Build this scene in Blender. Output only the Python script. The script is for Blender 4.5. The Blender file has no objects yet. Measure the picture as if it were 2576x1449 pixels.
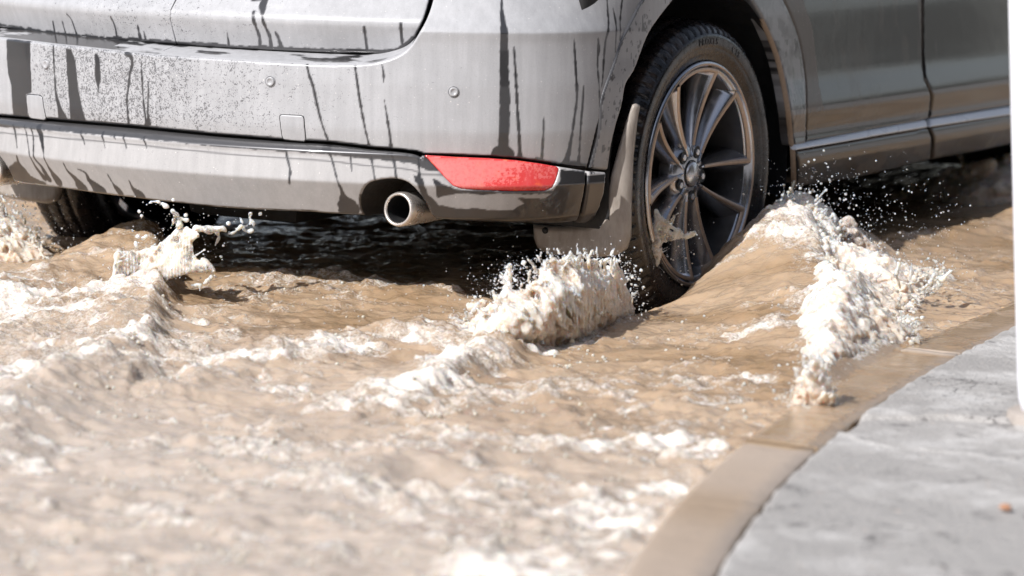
import bpy, bmesh, math, random
import numpy as np
from mathutils import Vector, Matrix, noise as mnoise

rng = np.random.RandomState(7)
random.seed(7)
scene = bpy.context.scene
COL = scene.collection

# ------------------------------------------------------------------ camera
CAMP = np.array([4.18065, -6.13559, 1.10814])
YAW, PIT, ROL = 0.5551491, 0.14646114, 0.01785484
FPX, CX, CY = 7500.0, 1288.0, 724.5          # focal length in units of a 2576 wide picture
def _cam():
    d = np.array([-math.sin(YAW) * math.cos(PIT), math.cos(YAW) * math.cos(PIT), -math.sin(PIT)])
    r = np.cross(d, [0, 0, 1.0]); r /= np.linalg.norm(r)
    u = np.cross(r, d)
    c, s = math.cos(ROL), math.sin(ROL)
    return c * r + s * u, -s * r + c * u, d
CR, CU, CD = _cam()
DH = np.array([-math.sin(YAW), math.cos(YAW), 0.0])     # horizontal view direction
RH = np.array([math.cos(YAW), math.sin(YAW), 0.0])
def proj(P):
    v = np.asarray(P, float) - CAMP
    z = v @ CD
    return np.stack([CX + FPX * (v @ CR) / z, CY - FPX * (v @ CU) / z], -1)
def ray(px, py):
    return CD * FPX + CR * (px - CX) - CU * (py - CY)
def on_z(px, py, z=0.11):
    v = ray(px, py); t = (z - CAMP[2]) / v[2]; return CAMP + v * t
def on_plane(px, py, P0, dd=0.0):
    P0 = np.asarray(P0, float)
    v = ray(px, py); t = ((P0 - CAMP) @ DH + dd) / (v @ DH); return CAMP + v * t

cam_d = bpy.data.cameras.new("camera"); cam = bpy.data.objects.new("camera", cam_d); COL.objects.link(cam)
cam_d.sensor_width = 36.0; cam_d.lens = FPX / 2576 * 36.0
cam_d.clip_start = 0.1; cam_d.clip_end = 600
M = Matrix((( CR[0], CU[0], -CD[0], CAMP[0]), (CR[1], CU[1], -CD[1], CAMP[1]), (CR[2], CU[2], -CD[2], CAMP[2]), (0, 0, 0, 1)))
cam.matrix_world = M
cam_d.dof.use_dof = True
cam_d.dof.focus_distance = float((np.array([0.75, -0.55, 0.35]) - CAMP) @ CD)
cam_d.dof.aperture_fstop = 3.4
cam_d.dof.aperture_blades = 0
scene.camera = cam

# ------------------------------------------------------------------ helpers
def tag(o, label=None, cat=None, group=None, kind=None):
    if label: o['label'] = label
    if cat: o['category'] = cat
    if group: o['group'] = group
    if kind: o['kind'] = kind
    return o
def empty(name, loc=(0, 0, 0)):
    o = bpy.data.objects.new(name, None); COL.objects.link(o); o.location = loc; o.empty_display_size = 0.1
    return o
def add_mesh(name, V, F, mat, parent=None, smooth=True, attrs=None):
    """V (n,3) array, F list or array of faces"""
    me = bpy.data.meshes.new(name)
    V = np.asarray(V, np.float32)
    if isinstance(F, np.ndarray):
        k = F.shape[1]; n = len(F)
        me.vertices.add(len(V)); me.vertices.foreach_set('co', V.ravel())
        me.loops.add(n * k); me.loops.foreach_set('vertex_index', F.astype(np.int32).ravel())
        me.polygons.add(n)
        me.polygons.foreach_set('loop_start', np.arange(0, n * k, k, dtype=np.int32))
        me.polygons.foreach_set('loop_total', np.full(n, k, dtype=np.int32))
        me.update(calc_edges=True); me.validate()
    else:
        me.from_pydata([tuple(map(float, v)) for v in V], [], F)
    me.polygons.foreach_set('use_smooth', [smooth] * len(me.polygons))
    if attrs:
        for k2, a in attrs.items():
            at = me.attributes.new(k2, 'FLOAT', 'POINT'); at.data.foreach_set('value', np.asarray(a, np.float32))
    me.materials.append(mat)
    me.update()
    o = bpy.data.objects.new(name, me); COL.objects.link(o)
    if parent: o.parent = parent
    return o
def grid_faces(nu, nv):
    i = np.arange(nu - 1)[:, None] * nv + np.arange(nv - 1)[None, :]
    i = i.ravel()
    return np.stack([i, i + nv, i + nv + 1, i + 1], 1)
_tabs = {}
def vn(x, y, seed=0):
    if seed not in _tabs: _tabs[seed] = np.random.RandomState(1000 + seed).rand(256, 256).astype(np.float32)
    T = _tabs[seed]
    xi = np.floor(x).astype(np.int64); yi = np.floor(y).astype(np.int64)
    fx = x - xi; fy = y - yi
    fx = fx * fx * fx * (fx * (fx * 6 - 15) + 10); fy = fy * fy * fy * (fy * (fy * 6 - 15) + 10)
    a = T[xi & 255, yi & 255]; b = T[(xi + 1) & 255, yi & 255]; c = T[xi & 255, (yi + 1) & 255]; d = T[(xi + 1) & 255, (yi + 1) & 255]
    return (a * (1 - fx) + b * fx) * (1 - fy) + (c * (1 - fx) + d * fx) * fy
def fbm(x, y, seed=0, o=4, g=0.5):
    s = 0; a = 1; t = 0
    for k in range(o):
        s = s + a * vn(x * 2 ** k + 17.3 * k, y * 2 ** k + 9.1 * k, seed + k); t += a; a *= g
    return s / t
def sstep(a, b, x):
    t = np.clip((x - a) / (b - a), 0, 1); return t * t * (3 - 2 * t)
def poly_sd(P, poly):
    """signed distance (positive inside) and nearest boundary point; P (n,2)"""
    n = len(P); best = np.full(n, 1e9); near = np.zeros((n, 2)); ins = np.zeros(n, bool)
    Q = np.asarray(poly, float)
    for i in range(len(Q)):
        a = Q[i]; b = Q[(i + 1) % len(Q)]; ab = b - a; L = ab @ ab
        if L < 1e-14: continue
        t = np.clip(((P - a) @ ab) / L, 0, 1)
        c = a + t[:, None] * ab
        d = ((P - c) ** 2).sum(1)
        m = d < best; best[m] = d[m]; near[m] = c[m]
        cond = ((a[1] > P[:, 1]) != (b[1] > P[:, 1]))
        with np.errstate(divide='ignore', invalid='ignore'):
            xx = (b[0] - a[0]) * (P[:, 1] - a[1]) / (b[1] - a[1]) + a[0]
        ins ^= cond & (P[:, 0] < xx)
    d = np.sqrt(best)
    return np.where(ins, d, -d), near
def interp_curve(pts, n=None, step=None):
    """Catmull-Rom through pts -> dense"""
    P = np.asarray(pts, float); out = []
    for i in range(len(P) - 1):
        p0 = P[max(i - 1, 0)]; p1 = P[i]; p2 = P[i + 1]; p3 = P[min(i + 2, len(P) - 1)]
        m = n or 8
        for k in range(m):
            t = k / m
            out.append(0.5 * ((2 * p1) + (-p0 + p2) * t + (2 * p0 - 5 * p1 + 4 * p2 - p3) * t * t + (-p0 + 3 * p1 - 3 * p2 + p3) * t ** 3))
    out.append(P[-1]); return np.array(out)

# ------------------------------------------------------------------ materials
def new_mat(name):
    m = bpy.data.materials.new(name); m.use_nodes = True
    nt = m.node_tree; nt.nodes.clear()
    out = nt.nodes.new('ShaderNodeOutputMaterial')
    return m, nt, out
class NB:
    def __init__(s, nt): s.nt = nt
    def n(s, typ, ins=None, **kw):
        nd = s.nt.nodes.new(typ)
        for k, v in kw.items(): setattr(nd, k, v)
        if ins:
            for k, v in ins.items():
                if isinstance(v, bpy.types.NodeSocket): s.nt.links.new(v, nd.inputs[k])
                else: nd.inputs[k].default_value = v
        return nd
    def math(s, op, a, b=0.0, c=None, clamp=False):
        nd = s.nt.nodes.new('ShaderNodeMath'); nd.operation = op; nd.use_clamp = clamp
        for i, v in enumerate((a, b) if c is None else (a, b, c)):
            if isinstance(v, bpy.types.NodeSocket): s.nt.links.new(v, nd.inputs[i])
            else: nd.inputs[i].default_value = v
        return nd.outputs[0]
    def ramp(s, f, p0, p1, a=0.0, b=1.0):
        nd = s.n('ShaderNodeMapRange', {'Value': f, 'From Min': p0, 'From Max': p1, 'To Min': a, 'To Max': b}); nd.interpolation_type = 'SMOOTHSTEP'
        return nd.outputs[0]
    def mix(s, f, a, b):
        nd = s.n('ShaderNodeMix', data_type='RGBA')
        for i, v in ((0, f), (6, a), (7, b)):
            if isinstance(v, bpy.types.NodeSocket): s.nt.links.new(v, nd.inputs[i])
            else: nd.inputs[i].default_value = v if i == 0 else (*v, 1.0)[:4]
        return nd.outputs[2]
    def noise(s, vec, scale, detail=4, rough=0.5, dist=0.0):
        return s.n('ShaderNodeTexNoise', {'Vector': vec, 'Scale': scale, 'Detail': detail, 'Roughness': rough, 'Distortion': dist}).outputs['Fac']
    def pos(s, sc=(1, 1, 1), rot=(0, 0, 0)):
        tc = s.n('ShaderNodeTexCoord')
        return s.n('ShaderNodeMapping', {'Vector': tc.outputs['Object'], 'Scale': sc, 'Rotation': rot}).outputs[0]
    def attr(s, name): return s.n('ShaderNodeAttribute', attribute_name=name).outputs['Fac']
    def bump(s, h, strength=0.3, dist=0.002, normal=None):
        ins = {'Height': h, 'Strength': strength, 'Distance': dist}
        if normal: ins['Normal'] = normal
        return s.n('ShaderNodeBump', ins).outputs[0]
def pbsdf(b, **kw):
    ins = {}
    for k, v in kw.items(): ins[k.replace('_', ' ')] = v
    return b.n('ShaderNodeBsdfPrincipled', ins)
def c4(*c): return (*c, 1.0)

def mat_simple(name, col, rough=0.5, metal=0.0, coat=0.0, nscale=60, namp=0.25, bump=0.0, spec=0.5):
    m, nt, out = new_mat(name); b = NB(nt)
    p = b.pos(); f = b.noise(p, nscale, 5, 0.6)
    dark = tuple(c * (1 - namp) for c in col); lite = tuple(min(1, c * (1 + namp)) for c in col)
    ins = dict(Base_Color=b.mix(f, dark, lite), Roughness=b.ramp(f, 0.3, 0.7, rough * 0.8, min(1, rough * 1.2)), Metallic=metal, Coat_Weight=coat, Coat_Roughness=0.03, Specular_IOR_Level=spec)
    if bump: ins['Normal'] = b.bump(f, bump, 0.002)
    nt.links.new(pbsdf(b, **ins).outputs[0], out.inputs[0]); return m

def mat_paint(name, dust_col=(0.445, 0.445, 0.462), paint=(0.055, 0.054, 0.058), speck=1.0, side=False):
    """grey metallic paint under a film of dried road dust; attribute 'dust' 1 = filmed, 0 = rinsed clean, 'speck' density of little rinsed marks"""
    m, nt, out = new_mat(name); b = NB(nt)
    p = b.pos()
    dust = b.attr('dust'); sp = b.attr('speck')
    # worm-like little rinsed marks
    w1 = b.noise(b.pos((1, 1, 1)), 175, 2, 0.55, 1.4)
    big = b.noise(p, 9, 3, 0.6)
    thr = b.math('SUBTRACT', 0.735, b.math('MULTIPLY', sp, 0.23))
    marks = b.math('MULTIPLY', b.math('SUBTRACT', w1, thr), 22, clamp=True)
    marks = b.math('MULTIPLY', marks, b.math('MINIMUM', b.math('MULTIPLY', sp, 4.0), 1.0))
    d0 = b.math('MULTIPLY', dust, b.math('SUBTRACT', 1.0, b.math('MULTIPLY', marks, 0.68)), clamp=True)
    # film varies: vertical run lines + grain
    runs = b.noise(b.pos((60, 60, 4)), 1.0, 3, 0.6)
    grain = b.noise(p, 520, 2, 0.7)
    film = b.ramp(runs, 0.25, 0.75, 0.86, 1.0)
    cov = b.math('MULTIPLY', d0, b.math('MULTIPLY', film, b.ramp(grain, 0.2, 0.6, 0.84, 1.0)))
    dots = b.ramp(b.noise(p, 240, 1, 0.4), 0.74, 0.80)
    dc = b.mix(b.ramp(big, 0.3, 0.7), tuple(c * 0.93 for c in dust_col), tuple(min(1, c * 1.05) for c in dust_col))
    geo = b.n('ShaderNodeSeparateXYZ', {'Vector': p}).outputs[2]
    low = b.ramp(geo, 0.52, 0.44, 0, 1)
    dc = b.mix(b.math('MULTIPLY', low, 0.55), dc, tuple(c * k for c, k in zip(dust_col, (0.97, 0.92, 0.86))))  # film tint turns beige towards the bottom
    dc = b.mix(dots, dc, (0.78, 0.75, 0.72))
    flake = b.noise(p, 900, 1)
    paintn = pbsdf(b, Base_Color=b.mix(flake, tuple(c * 0.8 for c in paint), tuple(c * 1.3 for c in paint)), Metallic=0.55, Roughness=0.34, Coat_Weight=1.0, Coat_Roughness=0.13 if side else 0.06, Coat_IOR=1.5,
                   Coat_Normal=b.bump(b.noise(p, 14, 2), 0.04, 0.01))
    dn = b.bump(b.math('ADD', grain, b.math('MULTIPLY', marks, -0.7)), 0.10, 0.0006)
    dustn = pbsdf(b, Base_Color=dc, Roughness=0.42, Specular_IOR_Level=0.45, Metallic=0.0, Coat_Weight=0.22, Coat_Roughness=0.28, Normal=dn)
    mx = b.n('ShaderNodeMixShader', {0: b.math('MULTIPLY', cov, 0.95)})
    nt.links.new(paintn.outputs[0], mx.inputs[1]); nt.links.new(dustn.outputs[0], mx.inputs[2])
    nt.links.new(mx.outputs[0], out.inputs[0]); return m

M_PAINT = mat_paint('dusty_grey_paint')
M_SIDE = mat_paint('wet_grey_paint', dust_col=(0.17, 0.145, 0.125), paint=(.018, .0175, .0185), side=True)  # same body paint with a darker base for the side panels
M_BLACK = mat_simple('black_plastic', (0.012, 0.012, 0.013), 0.5, nscale=90, bump=0.1)
M_LINER = mat_simple('wheel_liner_plastic', (0.014, 0.015, 0.017), 0.6, nscale=30, bump=0.2)
M_UNDER = mat_simple('underbody_black', (0.012, 0.012, 0.012), 0.7, nscale=20)
M_TRIM = mat_simple('bright_sill_trim', (0.74, 0.79, 0.87), 0.3, metal=0.0, coat=.6, nscale=3, namp=0.04)
M_CHROME = mat_simple('brushed_steel', (0.74, 0.68, 0.63), 0.30, metal=0.75, nscale=40, namp=0.10)
M_SOOT = mat_simple('exhaust_soot', (0.012, 0.012, 0.013), 0.7, nscale=80)
M_RIM = mat_simple('dark_alloy', (0.46, 0.47, 0.51), 0.20, metal=0.9, coat=0.6, nscale=50, namp=0.13)
M_BARREL = mat_simple('rim_barrel_shade', (0.085, 0.085, 0.09), 0.35, metal=0.5, nscale=40, namp=0.3)  # darker than the rim: gap shade behind the spokes put into the colour
M_RIMEDGE = mat_simple('bronze_lit_edge', (0.55, 0.41, 0.31), 0.35, metal=0.35, nscale=120, namp=0.3)  # brown reflection of the water painted into the spoke and flange edges
M_CAP = mat_simple('centre_cap_silver', (0.62, 0.62, 0.64), 0.25, metal=0.8, nscale=40, namp=0.1)
M_GLASS = mat_simple('dark_glass', (0.01, 0.012, 0.014), 0.04, nscale=3)
M_RUST = mat_simple('muffler_metal', (0.20, 0.13, 0.09), 0.5, metal=0.5, nscale=25, namp=0.4)

def make_tyre_mat():
    m, nt, out = new_mat('wet_tyre_rubber'); b = NB(nt); p = b.pos()
    n1 = b.noise(p, 60, 5, 0.65); n2 = b.noise(p, 14, 3, 0.6)
    mud = b.ramp(n2, 0.42, 0.62)
    col = b.mix(b.math('MULTIPLY', mud, 0.4), (0.010, 0.010, 0.012), (0.07, 0.047, 0.036))
    col = b.mix(b.ramp(n1, 0.66, 0.74, 0, 0.6), col, (0.20, 0.15, 0.12))
    nt.links.new(pbsdf(b, Base_Color=col, Roughness=b.ramp(n1, 0.3, 0.7, 0.12, 0.34), Normal=b.bump(n1, 0.35, 0.002), Specular_IOR_Level=0.6).outputs[0], out.inputs[0]); return m
M_TYRE = make_tyre_mat()

def make_flap_mat():
    m, nt, out = new_mat('muddy_flap_plastic'); b = NB(nt); p = b.pos()
    n1 = b.noise(b.pos((1, 1, .4)), 40, 5, 0.65); fine = b.noise(p, 400, 2, 0.6)
    col = b.mix(b.ramp(n1, 0.3, 0.7), (0.27, 0.235, 0.205), (0.38, 0.34, 0.305))
    nt.links.new(pbsdf(b, Base_Color=col, Roughness=0.33, Normal=b.bump(fine, 0.12, 0.001), Coat_Weight=0.3, Coat_Roughness=0.15).outputs[0], out.inputs[0]); return m
M_FLAP = make_flap_mat()

def make_red_mat():
    m, nt, out = new_mat('red_reflector_lens'); b = NB(nt); p = b.pos()
    dust = b.attr('dust')
    n = b.noise(p, 150, 3, 0.6)
    cov = b.math('MULTIPLY', dust, b.ramp(n, 0.25, 0.55, 0.8, 1.0), clamp=True)
    vor = b.n('ShaderNodeTexVoronoi', {'Vector': p, 'Scale': 240.0}).outputs['Distance']
    amber_glint = b.ramp(b.noise(p, 38, 2, 0.5), 0.58, 0.70)  # yellowish inner reflections of the lens painted in as colour patches
    base = b.mix(amber_glint, (0.62, 0.010, 0.014), (0.80, 0.11, 0.02))
    a = pbsdf(b, Base_Color=base, Roughness=0.08, Coat_Weight=1.0, Coat_Roughness=0.03, Normal=b.bump(vor, 0.18, 0.001))
    d = pbsdf(b, Base_Color=b.mix(n, (0.76, 0.17, 0.165), (0.78, 0.23, 0.22)), Roughness=0.4, Coat_Weight=0.3, Coat_Roughness=0.2)
    mx = b.n('ShaderNodeMixShader', {0: b.math('MULTIPLY', cov, 0.92)})
    nt.links.new(a.outputs[0], mx.inputs[1]); nt.links.new(d.outputs[0], mx.inputs[2]); nt.links.new(mx.outputs[0], out.inputs[0]); return m
M_RED = make_red_mat()

# water: attribute foam 0..1, tone 0..1 paler towards the viewer
def make_water_mat():
    m, nt, out = new_mat('muddy_flood_water'); b = NB(nt)
    p = b.pos((1, 1, 1), (0, 0, 0))
    pr = b.pos((9, 22, 9), (0, 0, -YAW))
    foam = b.attr('foam')
    f1 = b.noise(p, 95, 5, 0.7, 0.6); f2 = b.noise(pr, 1.0, 5, 0.65, 0.4); f3 = b.noise(p, 320, 3, 0.6)
    f4 = b.noise(b.pos((150, 190, 150), (0, 0, -YAW)), 1.0, 3, 0.6)
    lace = b.math('ADD', b.math('ADD', b.math('MULTIPLY', f1, 0.45), b.math('MULTIPLY', f2, 0.3)), b.math('MULTIPLY', f4, 0.25))
    k = b.math('SUBTRACT', b.math('ADD', foam, b.math('MULTIPLY', b.math('SUBTRACT', lace, 0.5), 2.6)), 0.46)
    fm = b.math('MULTIPLY', k, 2.4, clamp=True)
    mud = b.noise(b.pos((1.2, 2.6, 1), (0, 0, -YAW)), 1.6, 3, 0.5)
    tone = b.attr('tone')
    wcol = b.mix(b.ramp(mud, 0.35, 0.65), (0.31, 0.21, 0.125), (0.43, 0.315, 0.215))
    wcol = b.mix(tone, wcol, (0.52, 0.455, 0.405))
    fcol = b.mix(f1, (0.74, 0.64, 0.54), (0.93, 0.89, 0.86))
    col = b.mix(fm, wcol, fcol)
    rip = b.noise(b.pos((30, 44, 30), (0, 0, -YAW)), 1.0, 4, 0.6, 0.8)
    rip2 = b.noise(b.pos((95, 120, 95), (0, 0, -YAW + 0.4)), 1.0, 3, 0.6, 0.6)
    h = b.math('ADD', rip, b.math('MULTIPLY', rip2, 0.55))
    nrm = b.bump(h, 0.38, 0.008)
    nrm2 = b.bump(b.math('MULTIPLY', b.math('ADD', f1, b.math('MULTIPLY', f3, 0.5)), fm), 0.8, 0.007, nrm)
    sh = pbsdf(b, Base_Color=col, Roughness=b.math('ADD', 0.03, b.math('MULTIPLY', fm, 0.25)), IOR=1.33, Normal=nrm2,
               Subsurface_Weight=0.55, Subsurface_Radius=(0.030, 0.020, 0.012), Subsurface_Scale=0.5, Specular_IOR_Level=0.9)
    nt.links.new(sh.outputs[0], out.inputs[0]); return m
M_WATER = make_water_mat()

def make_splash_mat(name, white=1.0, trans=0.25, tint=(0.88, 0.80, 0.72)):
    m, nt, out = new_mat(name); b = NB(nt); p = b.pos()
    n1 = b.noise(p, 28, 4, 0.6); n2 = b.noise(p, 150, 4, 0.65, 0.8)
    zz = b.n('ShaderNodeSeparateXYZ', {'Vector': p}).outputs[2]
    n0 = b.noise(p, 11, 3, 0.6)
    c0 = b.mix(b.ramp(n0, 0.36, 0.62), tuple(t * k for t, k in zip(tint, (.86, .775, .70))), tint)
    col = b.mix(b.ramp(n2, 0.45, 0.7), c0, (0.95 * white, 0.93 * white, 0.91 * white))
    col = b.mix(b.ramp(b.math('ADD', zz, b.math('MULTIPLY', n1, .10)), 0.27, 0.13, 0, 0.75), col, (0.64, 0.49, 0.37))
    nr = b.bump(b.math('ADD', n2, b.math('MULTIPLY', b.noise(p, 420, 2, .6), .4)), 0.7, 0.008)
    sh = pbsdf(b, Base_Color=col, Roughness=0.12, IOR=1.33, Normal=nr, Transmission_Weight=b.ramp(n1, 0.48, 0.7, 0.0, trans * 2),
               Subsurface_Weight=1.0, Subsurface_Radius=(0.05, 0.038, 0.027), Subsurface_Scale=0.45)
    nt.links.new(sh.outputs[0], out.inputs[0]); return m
M_SPLASH = make_splash_mat('milky_splash', trans=0.25)
M_CLEAR = make_splash_mat('clear_splash', trans=0.50, tint=(.90, .86, .80))

def make_asphalt():
    m, nt, out = new_mat('dusty_asphalt'); b = NB(nt); p = b.pos()
    n1 = b.noise(p, 260, 4, 0.75); n2 = b.noise(p, 5, 5, 0.65); n3 = b.noise(p, 22, 4, 0.6)
    vor = b.n('ShaderNodeTexVoronoi', {'Vector': p, 'Scale': 130.0}).outputs['Distance']
    col = b.mix(n1, (0.19, 0.18, 0.172), (0.52, 0.495, 0.475))
    col = b.mix(b.ramp(b.math('ADD', n2, b.math('MULTIPLY', n3, 0.25)), 0.56, 0.80, 0, 0.6), col, (0.60, 0.585, 0.575))
    col = b.mix(b.ramp(b.noise(p, 12, 5, 0.7), 0.60, 0.66, 0, 0.55), col, (0.085, 0.08, 0.078))
    col = b.mix(b.ramp(b.noise(p, 70, 2, 0.5), 0.72, 0.76, 0, 0.8), col, (0.60, 0.47, 0.38))
    wp = b.n('ShaderNodeVectorMath', {0: p, 1: b.n('ShaderNodeTexNoise', {'Vector': p, 'Scale': 9.0, 'Detail': 4.0}).outputs['Color']}, operation='ADD').outputs[0]
    ve = b.n('ShaderNodeTexVoronoi', {'Vector': wp, 'Scale': 1.7}, feature='DISTANCE_TO_EDGE').outputs['Distance']
    crack = b.math('MULTIPLY', b.ramp(ve, 0.010, 0.002), b.ramp(b.noise(p, 3.0, 2), 0.50, 0.56))
    col = b.mix(crack, col, (0.05, 0.047, 0.045))
    n1 = b.math('SUBTRACT', n1, crack)
    nt.links.new(pbsdf(b, Base_Color=col, Roughness=b.ramp(n2, 0.4, 0.6, 0.55, 0.85), Normal=b.bump(b.math('ADD', vor, n1), 0.5, 0.004)).outputs[0], out.inputs[0]); return m
M_ASPH = make_asphalt()

def make_kerb():
    m, nt, out = new_mat('kerb_stone'); b = NB(nt); p = b.pos()
    wet = b.attr('wet')
    n1 = b.noise(p, 180, 4, 0.7); n2 = b.noise(p, 25, 4, 0.65)
    dry = b.mix(n1, (0.36, 0.30, 0.26), (0.60, 0.52, 0.46))
    spk = b.ramp(b.noise(b.pos((1, 1, 1)), 95, 3, 0.6), 0.62, 0.70, 0, 0.6)
    w = b.mix(n2, (0.30, 0.205, 0.125), (0.44, 0.32, 0.21)); w = b.mix(spk, w, (0.10, 0.07, 0.045))
    col = b.mix(wet, dry, w)
    nt.links.new(pbsdf(b, Base_Color=col, Roughness=b.math('SUBTRACT', 0.55, b.math('MULTIPLY', wet, 0.38)), Normal=b.bump(b.noise(p, 60, 4, 0.6), 0.35, 0.004)).outputs[0], out.inputs[0]); return m
M_KERB = make_kerb()
M_WHITE = mat_simple('white_post_paint', (0.80, 0.81, 0.86), 0.45, nscale=12, namp=0.04)
M_CONC = mat_simple('post_base_concrete', (0.34, 0.30, 0.27), 0.85, nscale=40, namp=0.3, bump=0.4)

# ------------------------------------------------------------------ car skin
CAR = empty('parked_car'); CAR.name = 'sport_utility_car'
tag(CAR, 'dark grey SUV with dusty streaked rear bumper driving through brown flood water', 'car')
_pl = [(0, -.925), (.15, -.918), (.3, -.898), (.45, -.862), (.6, -.808), (.72, -.742), (.81, -.665), (.868, -.58), (.898, -.5), (.912, -.42), (.92, -.3),
       (.925, 0), (.925, .5), (.928, 1.0), (.93, 1.6), (.925, 2.2), (.915, 2.8), (.88, 3.2), (.78, 3.45), (.5, 3.58), (0, 3.63)]
_PC = interp_curve(_pl, 24)
_s = np.concatenate([[0], np.cumsum(np.linalg.norm(np.diff(_PC, axis=0), axis=1))])
_T = np.gradient(_PC, axis=0) / np.linalg.norm(np.gradient(_PC, axis=0), axis=1)[:, None]
UMAX = _s[-1]
def plan(u):
    a = np.abs(u); sg = np.where(u < 0, -1.0, 1.0)
    x = np.interp(a, _s, _PC[:, 0]) * sg; y = np.interp(a, _s, _PC[:, 1])
    tx = np.interp(a, _s, _T[:, 0]); ty = np.interp(a, _s, _T[:, 1])
    nx = ty * sg; ny = -tx
    L = np.hypot(nx, ny); return x, y, nx / L, ny / L
def u_at_y(y):     # right side: u for given y
    i = np.arange(len(_s)); return float(np.interp(y, _PC[:, 1], _s))
ZP = lambda z, xs, ys: np.interp(z, xs, ys)
def smooth_interp(z, xs, ys, w=0.004):
    return (np.interp(z - w, xs, ys) + np.interp(z, xs, ys) * 2 + np.interp(z + w, xs, ys)) / 4
def side_w(u): return sstep(1.25, 1.55, np.abs(u))       # 0 rear, 1 side
def prof_main(u, z):
    w = side_w(u)
    shoulder = 1 - sstep(0.90, 1.25, np.abs(u))
    rear = smooth_interp(z, [.40, .47, .50, .60, .655, .70, .725, .80, 1.0], [-.012, -.004, .0, .001, -.002, -.003, -.004, -.004, -.03], .006)
    up = np.where(z > .715, -(z - .715) * 0.62, 0.0) - np.where(z > .715, 0.0, 0.0)
    bright = up * shoulder
    wv = 0.004 * np.exp(-((z - .72) / .02) ** 2) * shoulder
    sd = smooth_interp(z, [.25, .29, .36, .40, .43, .475, .487, .52, .56, .61, .72, .80, .90, 1.0], [-.05, -.030, .000, -.006, -.012, .006, .0065, -.001, -.0105, -.017, -.029, -.041, -.064, -.095], .013)
    return (rear + bright + wv) * (1 - w) + sd * w
def prof_tail(u, z):
    rec = -0.052 * (1 - sstep(0.55, 1.0, np.abs(u))) - 0.006
    f = smooth_interp(z, [.63, .665, .70, .722, .735, .80, .86, .88, 1.1], [-.030, -.020, -.006, .002, .0, -.055, -.085, -.10, -.16], .005)
    return rec + f
def prof_val(u, z):
    w = side_w(u)
    flat = sstep(1.0, 1.3, np.abs(u))
    a = smooth_interp(z, [.28, .30, .31, .385, .44, .450, .4655, .475], [-.07, -.040, -.024, .018, .010, .012, -.006, -.02], .0025)
    c = smooth_interp(z, [.28, .30, .32, .34, .36, .40, .43, .475], [-.05, -.028, .004, .010, .006, .000, -.002, -.006], .003)
    # slight ridge running down from the lip corner beside the exhaust
    return a * (1 - flat) + c * flat
def skin(u, z, prof, d=0.0):
    x, y, nx, ny = plan(u)
    o = prof(u, z) + d
    return np.stack([x + nx * o, y + ny * o, z + 0 * x], -1)
def px_uz(pts, prof, d=0.0, u0=None):
    """map picture points to (u,z) on the skin by Newton iteration"""
    P = np.atleast_2d(np.asarray(pts, float))[:, :2]
    u = np.clip((P[:, 0] - 560) / 1060, -1.0, 3.0); u = np.where(P[:, 0] > 1500, u_at_y(-.42) + (P[:, 0] - 1500) / 560, u)
    z = np.clip(0.46 + (345 - P[:, 1] + 0.07 * (P[:, 0] - 560) * (P[:, 0] < 1500)) / 1100, .2, 1.2)
    for it in range(40):
        q = proj(skin(u, z, prof, d)); r = P - q
        e = 1e-4
        qu = (proj(skin(u + e, z, prof, d)) - q) / e; qz = (proj(skin(u, z + e, prof, d)) - q) / e
        det = qu[:, 0] * qz[:, 1] - qz[:, 0] * qu[:, 1]; det = np.where(np.abs(det) < 1e3, 1e3 * np.sign(det + 1e-9), det)
        du = (r[:, 0] * qz[:, 1] - qz[:, 0] * r[:, 1]) / det; dz = (qu[:, 0] * r[:, 1] - r[:, 0] * qu[:, 1]) / det
        u = u + np.clip(du, -.1, .1) * .8; z = np.clip(z + np.clip(dz, -.05, .05) * .8, .1, 1.6)
    return np.stack([u, z], 1)
def dens(poly, step=8):
    P = np.asarray(poly, float); out = []
    for i in range(len(P)):
        a, b = P[i], P[(i + 1) % len(P)]; n = max(1, int(np.linalg.norm(b - a) / step))
        for k in range(n): out.append(a + (b - a) * k / n)
    return np.array(out)

def dens_open(poly, step=8):
    P = np.asarray(poly, float); out = []
    for i in range(len(P) - 1):
        a, b = P[i], P[i + 1]; n = max(1, int(np.linalg.norm(b - a) / step))
        for k in range(n): out.append(a + (b - a) * k / n)
    out.append(P[-1]); return np.array(out)
def streak_clean(U, streaks, prof, d=0.0, wob=1):
    """returns 0..1 clean mask at (u,z) points U for streak polylines given as picture points with widths"""
    C = np.zeros(len(U))
    for si, st in enumerate(streaks):
        st = np.asarray(st, float)
        uz = px_uz(st[:, :2], prof, d); w = st[:, 2] * 0.00095
        uz = interp_curve(np.column_stack([uz, w]), 4)
        lo = uz[:, :2].min(0) - uz[:, 2].max() - .01; hi = uz[:, :2].max(0) + uz[:, 2].max() + .01
        m = np.where(((U > lo) & (U < hi)).all(1))[0]
        if not len(m): continue
        P = U[m]; best = np.full(len(m), -1e9)
        wobn = (vn(P[:, 0] * 30 + si, P[:, 1] * 120, 31) - .5) * .0022 * wob
        for i in range(len(uz) - 1):
            a, b = uz[i], uz[i + 1]; ab = b[:2] - a[:2]; L = ab @ ab + 1e-12
            t = np.clip(((P - a[:2]) @ ab) / L, 0, 1)
            c = a[:2] + t[:, None] * ab; ww = a[2] + (b[2] - a[2]) * t
            du = (P - c); du[:, 0] *= 0.9
            best = np.maximum(best, ww / 2 - np.hypot(du[:, 0], du[:, 1]))
        C[m] = np.maximum(C[m], sstep(-.0012, .0012, best + wobn))
    return C
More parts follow.
